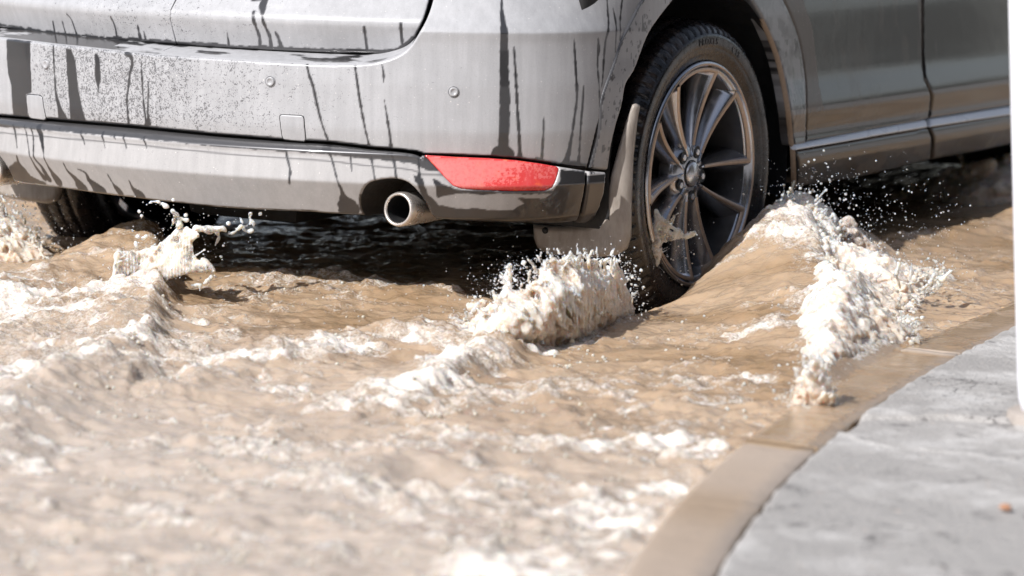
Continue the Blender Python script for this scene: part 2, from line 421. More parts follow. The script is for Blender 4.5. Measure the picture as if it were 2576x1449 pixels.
def poly_clean(U, polys, prof, d=0.0, amp=.003):
    C = np.zeros(len(U))
    for pl in polys:
        uz = px_uz(dens(pl, 12), prof, d)
        lo = uz.min(0) - .02; hi = uz.max(0) + .02
        m = np.where(((U > lo) & (U < hi)).all(1))[0]
        if not len(m): continue
        sd, _ = poly_sd(U[m], uz)
        w = (fbm(U[m][:, 0] * 60, U[m][:, 1] * 60, 41, 3) - .5) * 2 * amp
        C[m] = np.maximum(C[m], sstep(-.0012, .0012, sd + w))
    return C

def panel(name, uz, prof, mat, parent, h=.0027, d=0.0, roll=.0035, skirt=.012, dustf=None, holes=(), useg=None, attrs_default=None):
    uz = np.asarray(uz, float)
    lo = uz.min(0) - h * 2; hi = uz.max(0) + h * 2
    if useg is None: us = np.arange(lo[0], hi[0], h)
    else: us = useg[(useg > lo[0]) & (useg < hi[0])]
    zs = np.arange(lo[1], hi[1], h)
    G = np.stack(np.meshgrid(us, zs, indexing='ij'), -1).reshape(-1, 2)
    nu, nz = len(us), len(zs)
    sd, near = poly_sd(G, uz)
    for hp in holes:
        s2, n2 = poly_sd(G, hp); m = (-s2) < sd; sd = np.where(m, -s2, sd); near[m] = n2[m]
    F = grid_faces(nu, nz)
    cen = sd[F].mean(1)
    # centre test with real distance of the averaged signed distances
    F = F[(cen > 0) & (sd[F] > -2.2 * h).all(1)]
    used = np.zeros(len(G), int); np.add.at(used, F.ravel(), 1)
    bnd = (used > 0) & (used < 4)
    Q = G.copy(); Q[bnd] = near[bnd]; sdq = np.where(bnd, 0, sd)
    t = np.clip(1 - sdq / roll, 0, 1); off = -roll * (1 - np.sqrt(np.clip(1 - t * t, 0, 1)))
    V = skin(Q[:, 0], Q[:, 1], prof, d + off)
    att = {}
    dust, spk = (np.ones(len(G)), np.zeros(len(G))) if dustf is None else dustf(Q, sdq)
    keep = used > 0; idx = -np.ones(len(G), int); idx[keep] = np.arange(keep.sum())
    V = V[keep]; F = idx[F]; dust = dust[keep]; spk = spk[keep]; Qk = Q[keep]
    # skirt
    E = np.concatenate([F[:, [0, 1]], F[:, [1, 2]], F[:, [2, 3]], F[:, [3, 0]]])
    key = np.sort(E, 1); key1 = key[:, 0].astype(np.int64) * (len(V) + 1) + key[:, 1]
    _, first, cnt = np.unique(key1, return_index=True, return_counts=True)
    BE = E[first[cnt == 1]]
    bv = np.unique(BE); mp = {int(v): len(V) + i for i, v in enumerate(bv)}
    W = skin(Qk[bv][:, 0], Qk[bv][:, 1], prof, d - roll - skirt)
    SF = np.array([[b_, a_, mp[int(a_)], mp[int(b_)]] for a_, b_ in BE])
    V = np.concatenate([V, W]); F = np.concatenate([F, SF])
    dust = np.concatenate([dust, dust[bv]]); spk = np.concatenate([spk, spk[bv] * 0])
    return add_mesh(name, V, F, mat, parent, True, {'dust': dust, 'speck': spk})

# -- streaks traced from the dirty film -------------------------------------------------
ST_MAIN = [
 [(134,116,6),(136,165,5),(139,215,6),(141,237,10),(147,262,14),(153,282,20),(158,300,34)],
 [(242,140,10),(245,155,16),(246,190,17),(247,213,9),(248,235,3)],
 [(318,136,12),(328,141,11),(333,160,7),(327,185,6),(323,220,6),(319,250,6),(321,280,6),(324,308,8),(324,317,18)],
 [(355,158,3),(357,190,5),(359,230,5),(363,275,5),(368,305,7),(370,318,18)],
 [(373,205,3),(373,240,4),(372,280,5),(376,312,8)], [(389,161,3),(390,170,5),(391,181,3)],
 [(772,163,5),(778,190,7),(787,215,7),(798,265,6),(808,305,5),(827,358,5)],
 [(893,167,5),(900,215,5),(908,270,5),(920,330,5),(929,368,6)],
 [(961,162,4),(965,185,6),(965,207,2)], [(967,253,2),(973,290,5),(980,335,6),(984,373,8)],
 [(1262,-60,4),(1262,20,8),(1266,60,13),(1268,110,17),(1269,200,20),(1270,260,23),(1268,330,21),(1266,368,24),(1265,384,34),(1264,392,54)],
 [(1293,118,2),(1294,135,5),(1298,200,6),(1302,280,6),(1306,340,6),(1308,390,10)],
 [(1367,290,1),(1368,310,5),(1366,350,6),(1363,400,8)],
 [(1444,95,1),(1446,130,5),(1450,200,7),(1451,250,7),(1443,310,6),(1437,350,7),(1428,395,14),(1420,420,30)],
 [(1468,215,3),(1466,260,6),(1461,320,5),(1458,370,6),(1456,405,10),(1455,418,18)],
 [(1505,98,4),(1506,125,9),(1503,160,5),(1507,215,4),(1510,270,4)],
 [(1526,-20,2),(1529,30,5),(1531,55,7),(1524,100,6),(1519,150,6),(1516,200,4),(1512,222,3)],
 [(1542,20,3),(1548,50,5),(1550,90,5),(1548,130,3)], [(1568,-20,4),(1563,20,5),(1560,60,5),(1560,100,3)],
]
PO_MAIN = [[(16,97),(76,103),(77,150),(80,233),(66,238),(72,298),(34,295),(30,260),(28,215),(20,185),(17,140)],
 [(165,121),(180,123),(190,155),(194,200),(200,240),(208,275),(218,308),(177,304),(175,270),(172,230),(167,160)],
 [(1235,396),(1300,392),(1360,400),(1420,412),(1500,418),(1500,440),(1400,425),(1300,408)]]
ST_TAIL = [[(133,54,4),(138,84,6)],[(157,55,4),(165,84,5)],[(168,36,4),(180,50,4),(192,84,7)],[(278,42,4),(289,65,6),(294,96,6)],[(346,62,4),(353,98,10)],[(362,80,5),(366,98,5)],
 [(571,82,2),(576,114,8)],[(638,30,8),(640,58,8),(652,90,9),(654,118,10)],[(662,10,20),(660,40,7),(664,60,8),(678,90,9),(682,120,12)],[(693,82,6),(700,95,9),(708,120,10)],[(916,68,6),(924,128,7)],[(1008,60,8),(1014,126,8)],[(640,-6,16),(672,-6,16)]]
ST_VAL = [[(33,315,8),(40,345,6),(43,372,3)],[(62,315,5),(68,345,4),(74,390,5),(90,420,9),(110,446,18)],[(78,318,5),(84,350,5),(88,400,6),(105,420,11),(122,450,20)],
 [(98,318,17),(103,340,15),(108,372,8),(110,395,4),(125,425,10),(146,456,28)],[(42,392,4),(48,412,14),(64,440,40)],[(158,407,2),(170,430,8),(190,450,16),(206,472,36)],
 [(195,425,3),(215,435,9),(226,455,15),(252,482,42)],[(270,437,3),(283,460,6),(302,484,20)],[(325,455,3),(335,475,12),(352,492,30)],
 [(205,328,6),(213,362,3)],[(260,333,7),(264,372,3)],[(312,340,6),(318,372,3)],[(364,343,6),(369,372,3)],[(150,322,6),(152,332,2)],[(288,338,5),(290,350,2)],
 [(719,372,4),(722,395,6),(730,430,6),(728,461,4)],[(822,372,22),(832,392,5),(845,440,5),(858,475,6),(866,500,20),(876,522,50)],[(880,385,4),(885,431,3)],
 [(932,376,4),(938,420,4),(943,452,3)],[(984,385,4),(992,410,5),(997,452,5)],[(1052,398,6),(1055,435,5),(1052,452,14)]]
PO_VAL = [[(1040,440),(1062,450),(1080,490),(1105,515),(1150,524),(1290,529),(1318,512),(1300,498),(1360,500),(1420,490),(1460,470),(1470,432),(1500,430),(1500,575),(1090,575),(1060,500)],
 [(1410,426),(1500,432),(1500,560),(1370,500),(1390,485),(1408,455)],
 [(1100,498),(1150,488),(1400,488),(1400,480),(1150,478),(1090,450)],
 [(18,425),(42,405),(60,436),(120,462),(0,470)]]
def edge_wet(Q, sd, wid=.008, seed=3):
    w = wid * (0.7 + .9 * (fbm(Q[:, 0] * 45, Q[:, 1] * 3, seed, 3) - .3))
    return 1 - sstep(w - .0012, w + .0012, sd)

UG = np.concatenate([np.arange(-1.5, -.62, .009), np.arange(-.62, 1.62, .0025), np.arange(1.62, 3.0, .006), np.arange(3.0, UMAX, .03)])
# bumper
top = [(1600,30),(1560,130),(1530,220),(1500,330),(1477,424),(1440,420),(1400,415),(1300,400),(1230,394),(1150,391),(1068,389),(1048,382),(1000,376),(930,370),(827,357),(700,350),(537,337),(330,316),(160,302),(0,290),(-60,284)]
up = [(-60,88),(0,95),(75,104),(130,111),(200,118),(330,132),(400,138),(537,147),(640,154),(700,157),(800,162),(870,163),(930,160),(975,150),(1010,135),(1035,112),(1055,82),(1075,45),(1090,0),(1112,-90)]
right = px_uz(dens_open([(1660,-60)] + top, 10), prof_main)
left_top = px_uz(interp_curve(up, 6), prof_main)
b_l = right[-1]; t_l = left_top[0]
right = right[right[:, 1] < 1.2]
BUMP = np.concatenate([right, [[-.7, b_l[1]], [-1.3, b_l[1]], [-1.3, t_l[1]], [-.7, t_l[1]]], left_top, [[left_top[-1][0] + .02, .93], [right[0][0] - .0, .93]]])
def dust_main(Q, sd):
    c = np.maximum(streak_clean(Q, ST_MAIN, prof_main), poly_clean(Q, PO_MAIN, prof_main, amp=.0015))
    u, z = Q[:, 0], Q[:, 1]
    # thin rinsed line along the bottom edge
    rb = right[right[:, 1] < .50]; rb = rb[np.argsort(rb[:, 0])]; zb = np.interp(u, rb[:, 0], rb[:, 1])
    c = np.maximum(c, (1 - sstep(.003, .006, z - zb + .002 * (fbm(u * 60, z * 0, 5, 3) - .5))) * (z < .52))
    c = np.maximum(c, (1 - sstep(.008, .013, z - zb + .010 * (fbm(u * 30, z * 0, 6, 3) - .5))) * (z < .52) * (u > .90))
    # film set thinner and darker towards the corner, soft vertical runs
    thin = sstep(.75, 1.2, u) * 0.18 + sstep(.95, 1.3, u) * .20 * fbm(u * 25, z * 2.5, 8, 3)
    dust = (1 - c) * (1 - thin)
    speck = np.exp(-((u + .22) / .17) ** 2) * .85 + .72 * np.exp(-((u - .05) / .34) ** 2) + .12
    speck *= 1 - .5 * sstep(.52, .46, z)
    return dust, np.clip(speck * (0.55 + .9 * fbm(u * 14, z * 14, 9, 3)), 0, 1)
cover_polys = []
panel('rear_bumper', BUMP, prof_main, M_PAINT, CAR, dustf=dust_main, useg=UG)
# shelf on top of the bumper
cv = left_top[(left_top[:, 1] < .69)]; cv = np.concatenate([[[-1.25, t_l[1]], [-.8, t_l[1]]], cv])
L = np.concatenate([[0], np.cumsum(np.linalg.norm(np.diff(cv, axis=0), axis=1))]); tt = np.arange(0, L[-1], .003)
cu = np.interp(tt, L, cv[:, 0]); cz = np.interp(tt, L, cv[:, 1]); nn = 26
V = []; sdist = []
for k in range(nn):
    f = k / (nn - 1)
    dep = .10 * (1 - sstep(.65, .93, cu)) + .022
    g = min(1, f / .08)
    off = -.0035 - dep * f; rise = -.0002 + .0035 * (math.sqrt(max(0, 1 - (1 - g) ** 2))) - .0035 + dep * .22 * f
    V.append(skin(cu, cz, prof_main, 0) * 1.0)
    x, y, nx, ny = plan(cu); V[-1] = np.stack([x + nx * (prof_main(cu, cz) + off), y + ny * (prof_main(cu, cz) + off), cz + rise], -1)
V = np.stack(V, 1); UU = np.repeat(cu[:, None], nn, 1); FF = np.repeat(np.linspace(0, 1, nn)[None], len(cu), 0)
wet = sstep(.0, .06, fbm(UU * 7, FF * 3.0, 11, 4) - .56 + .12 * (UU < -.15) + .20 * (np.abs(UU + .33) < .12)) * (FF > .05)
wet = np.maximum(wet, sstep(.60, .64, FF + .35 * (fbm(UU * 14, FF * 2, 12, 3) - .5)))
add_mesh('bumper_shelf', V.reshape(-1, 3), grid_faces(len(cu), nn)[:, ::-1].copy(), M_PAINT, CAR, True, {'dust': (1 - wet).ravel(), 'speck': (UU * 0).ravel()})
# tailgate
tb = [(-60,62),(0,68),(104,84),(208,97),(310,103),(417,110),(537,119),(640,124),(745,129),(850,133),(953,135),(985,133),(1010,125),(1030,110),(1046,88),(1064,50),(1079,0),(1100,-90)]
tuz = px_uz(interp_curve(tb, 6), prof_tail); tl = tuz[0]
TAIL = np.concatenate([[[-1.0, tl[1] + .02], [-.7, tl[1]]], tuz, [[tuz[-1][0] + .0, .93], [-1.0, .93]]])
TAIL[:, 1] = np.minimum(TAIL[:, 1], .93)
def dust_tail(Q, sd):
    c = streak_clean(Q, ST_TAIL, prof_tail)
    c = np.maximum(c, edge_wet(Q, sd, .010) * (Q[:, 1] < .70))
    thin = sstep(.55, .95, Q[:, 0]) * .5 * fbm(Q[:, 0] * 40, Q[:, 1] * 5, 14, 3)
    sp = .45 * np.exp(-((Q[:, 0] + .05) / .35) ** 2) + .1
    return (1 - c) * (1 - thin), np.clip(sp * (0.4 + fbm(Q[:, 0] * 14, Q[:, 1] * 14, 15, 3)), 0, 1)
panel('tailgate', TAIL, prof_tail, M_PAINT, CAR, dustf=dust_tail, useg=UG)

# valance
vt = [(-60,291),(0,297),(160,309),(330,323),(537,344),(700,357),(827,365),(930,378),(1000,384),(1040,390),(1062,400)]
refl = [(1067,391),(1150,396),(1230,399),(1300,404),(1360,412),(1400,419),(1407,424),(1404,437),(1398,456),(1388,472),(1370,480),(1290,481),(1200,478),(1160,475),(1140,468),(1118,446),(1090,415)]
cut = [(917,541),(909,520),(908,498),(915,475),(935,457),(985,449),(1025,458),(1052,482),(1072,512),(1085,538),(1100,551)]
vb = [(1474,431),(1471,480),(1465,510),(1457,545),(1448,556),(1400,560),(1300,560),(1200,557),(1100,551)]
vtop2 = [(1062,400),(1066,392),(1150,396),(1300,404),(1400,419),(1440,425),(1474,430)]
low = [(917,541),(827,537),(783,533),(700,530),(567,523),(440,510),(333,497),(250,487),(187,478),(133,470),(60,462)]
pv = lambda pts, n=4: px_uz(interp_curve(pts, n), prof_val)
A = pv(vt); Bq = pv(vtop2, 6); Cq = pv(vb, 4); Dq = pv(cut[::-1], 8); Eq = pv(low, 3)
zb0 = Eq[-1][1]; zt0 = A[0][1]
mcut = Dq.copy(); mcut[:, 0] *= -1; mcut = mcut[::-1]
mcut[:, 1] = np.maximum(mcut[:, 1], .30)
VAL = np.concatenate([A, Bq, Cq, Dq, Eq[Eq[:, 0] > mcut[0][0] + .02], mcut, [[-1.3, .31], [-1.3, zt0]]])
refl_uz = px_uz(dens(refl, 10), prof_val)
def dust_val(Q, sd):
    c = np.maximum(streak_clean(Q, ST_VAL, prof_val), poly_clean(Q, PO_VAL, prof_val))
    u, z = Q[:, 0], Q[:, 1]
    zt = np.interp(u, A[:, 0], A[:, 1])
    lipw = .0185 + .004 * (fbm(u * 70, z * 0, 21, 3) - .5) + .008 * sstep(.55, .75, u) * (vn(u * 22, z * 0, 22) > .6)
    c = np.maximum(c, (1 - sstep(lipw - .001, lipw + .001, zt - z)) * (u < .93) * .92)
    c = np.maximum(c, edge_wet(Q, sd, .004, 6) * (z < .36))
    # seam line
    c = np.maximum(c, (1 - sstep(.0006, .0026, np.abs(zt - z - .033))) * (u < .86) * .7)
    patch = (u > 1.05) * (fbm(u * 60, z * 60, 23, 4) > .54) * np.exp(-((z - .338) / .02) ** 2) * .6
    patch = np.maximum(patch, (u > 1.33) * np.exp(-((z - .412) / .006) ** 2) * (fbm(u * 50, z * 60, 24, 3) > .45))
    dust = np.maximum(1 - c, patch)
    return dust * (1 - .25 * sstep(.85, 1.2, u)), np.clip(.22 * np.exp(-((u + .0) / .4) ** 2) * (z > .37), 0, 1)
panel('lower_valance', VAL, prof_val, M_PAINT, CAR, dustf=dust_val, useg=UG, holes=[refl_uz])
def dust_red(Q, sd):
    x = (Q[:, 0] - refl_uz[:, 0].min()) / np.ptp(refl_uz[:, 0]); z = (Q[:, 1] - refl_uz[:, 1].min()) / np.ptp(refl_uz[:, 1])
    n = fbm(Q[:, 0] * 190, Q[:, 1] * 230, 26, 4, .65)
    d = 1 - sstep(.56, .70, x + .7 * (n - .5) - .5 * (z - .45)) * .7
    d *= .25 + .75 * sstep(.04, .16, z + .25 * (n - .5)); d = np.maximum(d, .8 * (x > .80) * (x < .97) * (z > .35) * sstep(.47, .53, n))
    d *= 1 - .8 * (sd < .0025)
    return d, d * 0
rp = panel('rear_reflector', px_uz(dens(refl, 10), prof_val, -.003), prof_val, M_RED, CAR, h=.002, d=-.002, roll=.002, skirt=.01, dustf=dust_red)
rp['label'] = 'red wedge shaped reflector with a dusty pink film'
# exhaust recess: tunnels going forward from the cut outs
for sg in (1, -1):
    cc = Dq.copy(); P0 = skin(cc[:, 0], cc[:, 1], prof_val, -.004)
    P0[:, 0] *= sg
    V = np.stack([P0 + np.array([0, .20 * k / 5, -.012 * k / 5]) for k in range(6)], 1)
    add_mesh('exhaust_recess', V.reshape(-1, 3), grid_faces(len(cc), 6), M_BLACK, CAR)
# wheel side closing piece below the arch trim
pc = px_uz(dens([(1479,431),(1524,434),(1520,480),(1508,520),(1494,550),(1470,562),(1454,560),(1464,545),(1471,510),(1476,480)], 8), prof_val)
def dust_pc(Q, sd): 
    return (Q[:, 1] > .402) * (fbm(Q[:, 0] * 60, Q[:, 1] * 60, 28, 3) > .48) * .9, Q[:, 0] * 0
panel('bumper_end_piece', pc, prof_val, M_PAINT, CAR, dustf=dust_pc, d=.002)

# arch trim
ac_y, ac_z = 0.0, .365
uA = u_at_y(0.0)
ro = px_uz(interp_curve([(1480,424),(1503,330),(1510,250),(1541,160),(1562,96),(1603,14)], 6), prof_main)
ri = px_uz(interp_curve([(1527,428),(1535,370),(1546,320),(1562,266),(1572,213),(1594,175),(1624,96),(1650,53),(1685,8)], 5), prof_main)
fo = px_uz(interp_curve([(1968,0),(1988,42),(2009,104),(2023,191),(2026,260),(2025,330),(2024,362)], 5), prof_main)
fi = px_uz(interp_curve([(1888,0),(1925,62),(1960,150),(1983,260),(1993,350),(1997,367)], 5), prof_main)
def arc_between(a, b, bul):   # smooth top between two uz points passing over the wheel
    n = 24; t = np.linspace(0, 1, n)[1:-1]
    cu_ = (a[0] + b[0]) / 2; ra = np.hypot(a[0] - cu_, a[1] - ac_z); rb = np.hypot(b[0] - cu_, b[1] - ac_z)
    ta = math.atan2(a[1] - ac_z, a[0] - cu_); tb_ = math.atan2(b[1] - ac_z, b[0] - cu_)
    th = ta + (tb_ - ta) * t; r = ra + (rb - ra) * t
    r = r + bul * np.sin(np.pi * t)
    return np.stack([cu_ + r * np.cos(th), ac_z + r * np.sin(th)], 1)
ARCH_O = np.concatenate([ro, arc_between(ro[-1], fo[0], .0), fo])
ARCH_I = np.concatenate([ri, arc_between(ri[-1], fi[0], .0), fi])
def dust_trim(Q, sd):
    u, z = Q[:, 0], Q[:, 1]
    n = fbm(u * 40, z * 40, 29, 4)
    d = .80 * (u < uA) * (1 - .8 * sstep(.66, .72, fbm(u * 110, z * 70, 30, 3) + .16 * (n - .5)))
    d = np.where(u > uA, .42 + .30 * sstep(.40, .60, n) - .5 * sstep(.58, .62, fbm(u * 90, z * 24, 31, 3)) * (z < .66), d)
    d = np.where(u > uA + .02, d * (1 - .7 * sstep(.52, .44, z)), d)
    dO, _ = poly_sd(Q, np.concatenate([ARCH_O, [[uA, -1]]])); 
    d = d * (1 - .9 * (np.abs(dO) < .006))
    return d, d * 0
panel('wheel_arch_trim', np.concatenate([ARCH_O, ARCH_I[::-1]]), prof_main, M_PAINT, CAR, h=.0028, d=.004, roll=.006, skirt=.03, dustf=dust_trim)
# quarter panel above/behind arch toward rear door and the rear door
fo2 = px_uz(interp_curve([(2022,-60),(2024,0),(2046,69),(2057,156),(2062,208),(2072,262),(2078,284)], 5), prof_main)
def dust_side(Q, sd):
    u, z = Q[:, 0], Q[:, 1]
    n = fbm(u * 22, z * 10, 33, 4)
    d = sstep(.52, .75, n) * .25
    fu = np.interp(z, np.sort(fo2[:, 1]), fo2[np.argsort(fo2[:, 1]), 0])
    band = (u < fu + .004 * (fbm(u * 70, z * 70, 34, 3) - .5) - .006) * sstep(.46, .49, z + .05 * (fbm(u * 60, z * 60, 35, 3) - .5))
    d = np.maximum(d, band * .95)
    dr = np.abs(u - np.interp(z, [.45, .52, .62, .9], DOORU)) 
    d = np.maximum(d, sstep(.035 * sstep(.55, .8, z) + .004, .0, dr) * .8 * (z > .46))
    return d, d * 0
seam = px_uz([(2343,252), (2327,200), (2320,100), (2320,0), (2320,-60)], prof_main)
DOORU = [seam[0][0], seam[1][0], seam[2][0], seam[3][0]]
seam_low = px_uz([(2337, 300), (2341, 275)], prof_main)
sl = px_uz([(2034,358), (2120,342), (2220,323), (2331,302)], prof_main)
rear_door = np.concatenate([ARCH_O[(ARCH_O[:, 0] > uA + .12)] + [.006, 0], sl, seam_low - [.003, 0], seam - [.003, 0], [[seam[-1][0] - .003, .93], [uA + .12, .93]]])
_a0 = ARCH_O[(ARCH_O[:, 0] > uA + .12)][0]
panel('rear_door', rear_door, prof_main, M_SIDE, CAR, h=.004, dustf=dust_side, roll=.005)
# quarter panel above the arch (mostly above the picture)
aq = ARCH_O[(ARCH_O[:, 1] > .60)] + [0, .006]; aq = aq[(aq[:, 0] < uA + .118)]
_k = px_uz([(1606, 24), (1664, -62)], prof_main); aq = aq[aq[:, 0] > _k[0][0]]
quarter = np.concatenate([[[_k[1][0] + .01, .93]], _k[::-1] + [.004, 0], aq, [[uA + .116, .93]]])
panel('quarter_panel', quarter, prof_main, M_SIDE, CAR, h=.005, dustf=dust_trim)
fr = px_uz([(2343, 299), (2440, 284), (2540, 268)], prof_main)
uF = u_at_y(2.18)
front_door = np.concatenate([fr, [[uF, fr[-1][1]], [uF, .93], [seam[-1][0] + .003, .93]], (seam + [.003, 0])[::-1], (seam_low + [.003, 0])[::-1]])
def dust_fd(Q, sd):
    d, s = dust_side(Q, sd); return d * (Q[:, 0] < seam[0][0] + .06), s
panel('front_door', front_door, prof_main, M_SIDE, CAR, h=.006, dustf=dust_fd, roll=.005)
# bright strip above the sill, in two pieces
prof_trim = lambda u, z: prof_main(u, z) + .55 * (.400 - z)
zs_ = lambda pts: px_uz(pts, prof_trim, .006)
s1 = zs_([(2000,364),(2016,361),(2022,360),(2120,340),(2220,321),(2330,301),(2334,321),(2220,340),(2120,358),(2028,374),(2004,378)])
nod = lambda Q, sd: (Q[:, 0] * 0, Q[:, 0] * 0)
panel('sill_trim', s1, prof_trim, M_TRIM, CAR, h=.003, d=.006, roll=.003, dustf=nod)
e2 = zs_([(2341,299),(2440,284),(2545,267),(2545,289),(2440,305),(2343,320)])
e2b = np.array([e2[0], e2[1], e2[2], [uF, e2[2][1]], [uF, e2[3][1]], e2[3], e2[4], e2[5]])
panel('sill_trim', e2b, prof_trim, M_TRIM, CAR, h=.003, d=.006, roll=.003, dustf=nod)
# sill
g1 = px_uz([(2000,380),(2030,376),(2120,360),(2220,342),(2334,322),(2344,360),(2341,402),(2240,428),(2148,449),(2060,462),(2003,470)], prof_main)
def dust_sill(Q, sd):
    return sstep(.45, .7, fbm(Q[:, 0] * 12, Q[:, 1] * 30, 37, 4)) * .45 * sstep(.37, .30, Q[:, 1]), Q[:, 0] * 0
panel('side_sill', g1, prof_main, M_SIDE, CAR, h=.004, dustf=dust_sill)
g2 = px_uz([(2340,321),(2440,305),(2545,288),(2545,362),(2440,384),(2346,401),(2349,360)], prof_main)
g2 = np.array([g2[0], g2[1], g2[2], [uF + .1, g2[2][1]], [uF + .1, g2[3][1]], g2[3], g2[4], g2[5], g2[6]])
panel('side_sill', g2, prof_main, M_SIDE, CAR, h=.005, dustf=dust_sill)
# inner arch lip in front of the wheel, caught light put into its bronze colour
lipc = np.concatenate([fi[4:], px_uz([(1998,380),(2000,430),(2001,475)], prof_main)])
P1 = skin(lipc[:, 0], lipc[:, 1], prof_main, .003); P2 = skin(lipc[:, 0] - .007, lipc[:, 1], prof_main, -.001); P3 = skin(lipc[:, 0] - .007, lipc[:, 1], prof_main, -.008)
V = np.stack([P1, P2, P3], 1)
lp = add_mesh('arch_lip', V.reshape(-1, 3), grid_faces(len(lipc), 3), mat_simple('lit_lip_bronze', (0.34, 0.25, 0.18), 0.7, nscale=200, namp=.4, bump=.4), CAR)

# dark inner shell behind every gap, with openings for the wheels
def inner_shell():
    us = np.arange(-UMAX + .001, UMAX, .02); zs = np.concatenate([np.arange(.33, .95, .02)])
    G = np.stack(np.meshgrid(us, zs, indexing='ij'), -1).reshape(-1, 2)
    x, y, nx, ny = plan(G[:, 0])
    o = np.where((np.abs(G[:, 0]) < 1.02) & (G[:, 1] > .615), -.16, -.024)
    o = np.where((np.abs(G[:, 0]) < 1.3) & (G[:, 1] < .47), -.055, o)
    o = np.where((np.abs(G[:, 0]) > 1.25) & (G[:, 1] > .5), -.10 - .18 * (G[:, 1] - .5), o)
    V = np.stack([x + nx * o, y + ny * o, G[:, 1]], 1)
    F = grid_faces(len(us), len(zs))
    c = V[F].mean(1)
    bad = np.zeros(len(F), bool)
    for yc in (0, 2.7): bad |= (np.hypot(c[:, 1] - yc, c[:, 2] - .365) < .46) & (np.abs(c[:, 0]) > .6)
    bad |= (np.abs(np.abs(c[:, 0]) - .585) < .14) & (c[:, 2] < .42) & (c[:, 1] < -.6)
    bad |= (c[:, 1] > .35) & (c[:, 1] < 2.3) & (c[:, 2] < .32)
    return add_mesh('inner_body', V, F[~bad], M_UNDER, CAR)
inner_shell()
# floor pan
bm = bmesh.new()
def box(bm, x0, x1, y0, y1, z0, z1):
    vs = [bm.verts.new(p) for p in ((x0,y0,z0),(x1,y0,z0),(x1,y1,z0),(x0,y1,z0),(x0,y0,z1),(x1,y0,z1),(x1,y1,z1),(x0,y1,z1))]
    for f in ((0,3,2,1),(4,5,6,7),(0,1,5,4),(1,2,6,5),(2,3,7,6),(3,0,4,7)): bm.faces.new([vs[i] for i in f])
def bm_obj(name, bm, mat, parent=None, smooth=False, bevel=0):
    if bevel: bmesh.ops.bevel(bm, geom=bm.edges[:], offset=bevel, segments=2, affect='EDGES', profile=.6)
    me = bpy.data.meshes.new(name); bm.to_mesh(me); bm.free(); me.materials.append(mat)
    me.polygons.foreach_set('use_smooth', [smooth] * len(me.polygons))
    o = bpy.data.objects.new(name, me); COL.objects.link(o)
    if parent: o.parent = parent
    return o
box(bm, -.60, .60, -.70, 3.35, .30, .42); box(bm, -.84, .84, .48, 2.2, .285, .36); box(bm, -.16, .16, -.6, 3.2, .24, .302); box(bm, -.78, .78, 2.15, 3.45, .19, .31)
bm_obj('floor_pan', bm, M_UNDER, CAR, bevel=.02)
bm = bmesh.new(); box(bm, -.62, .62, -.08, .08, .24, .30); bm_obj('rear_axle_beam', bm, M_UNDER, CAR, bevel=.015)
# muffler
def lathe(profile, n, axis='x', closed=False):
    """profile list of (a, r): a along axis"""
    pr = np.asarray(profile, float); t = np.linspace(0, 2 * np.pi, n, endpoint=False)
    V = np.zeros((n, len(pr), 3))
    if axis == 'x': V[..., 0] = pr[None, :, 0]; V[..., 1] = pr[None, :, 1] * np.cos(t)[:, None]; V[..., 2] = pr[None, :, 1] * np.sin(t)[:, None]
    elif axis == 'y': V[..., 1] = pr[None, :, 0]; V[..., 0] = pr[None, :, 1] * np.cos(t)[:, None]; V[..., 2] = pr[None, :, 1] * np.sin(t)[:, None]
    else: V[..., 2] = pr[None, :, 0]; V[..., 0] = pr[None, :, 1] * np.cos(t)[:, None]; V[..., 1] = pr[None, :, 1] * np.sin(t)[:, None]
    m = len(pr); F = []
    for i in range(n):
        j = (i + 1) % n
        for k in range(m - 1): F.append((i * m + k, j * m + k, j * m + k + 1, i * m + k + 1))
    return V.reshape(-1, 3), np.array(F)
V, F = lathe([(-.22, .0), (-.22, .07), (-.20, .085), (.20, .085), (.22, .07), (.22, 0)], 28, 'x'); V = V * [1.6, 1.1, .75] + [.12, -.46, .335]
add_mesh('muffler', V, F, M_RUST, CAR)
# exhaust tips
def exhaust(sg):
    e = empty('exhaust_pipe', (sg * .585, -.8106, .3291)); e.parent = CAR
    prof = [(.0, .0295), (-.003, .0305), (-.0045, .033), (-.003, .0362), (.004, .0378), (.03, .0375), (.10, .034), (.16, .030), (.30, .028)]
    V, F = lathe(prof, 56, 'y'); V[:, 2] -= V[:, 1] * .05; V[:, 1] += V[:, 2] * .12
    add_mesh('pipe_tip', V, F, M_CHROME, e)
    V, F = lathe([(.0, .0296), (.02, .0290), (.16, .0285), (.16, .0)], 48, 'y'); V[:, 2] -= V[:, 1] * .05; V[:, 1] += V[:, 2] * .12
    add_mesh('pipe_bore', V, F[:, ::-1].copy(), M_SOOT, e)
    return e
ex = exhaust(1); exhaust(-1)
# tail panel under edge lip behind exhausts : heat shield seen left of the right tip
# parking sensors
def disc_on_skin(px, py, r):
    uz = px_uz([(px, py)], prof_main)[0]; c = skin(uz[0:1], uz[1:2], prof_main)[0]
    _, _, nx, ny = plan(uz[0:1]); n = np.array([nx[0], ny[0], 0.0]); t = np.array([-ny[0], nx[0], 0]); z = np.array([0, 0, 1.0])
    V, F = lathe([(.0004, r * 1.22), (.0012, r * 1.20), (.0006, r * 1.04), (-.003, r * 1.0), (.0026, r * .96), (.0034, r * .88), (.0034, r * .55), (.0026, r * .5), (.0028, 0)], 32, 'z')
    W = c + V[:, :1] * t + V[:, 1:2] * z + V[:, 2:3] * n
    add_mesh('parking_sensor', W, F, M_PAINT, CAR, True, {'dust': np.where((np.hypot(V[:, 0], V[:, 1]) > r * .97) & (np.hypot(V[:, 0], V[:, 1]) < r * 1.1), .15, .95), 'speck': V[:, 0] * 0})
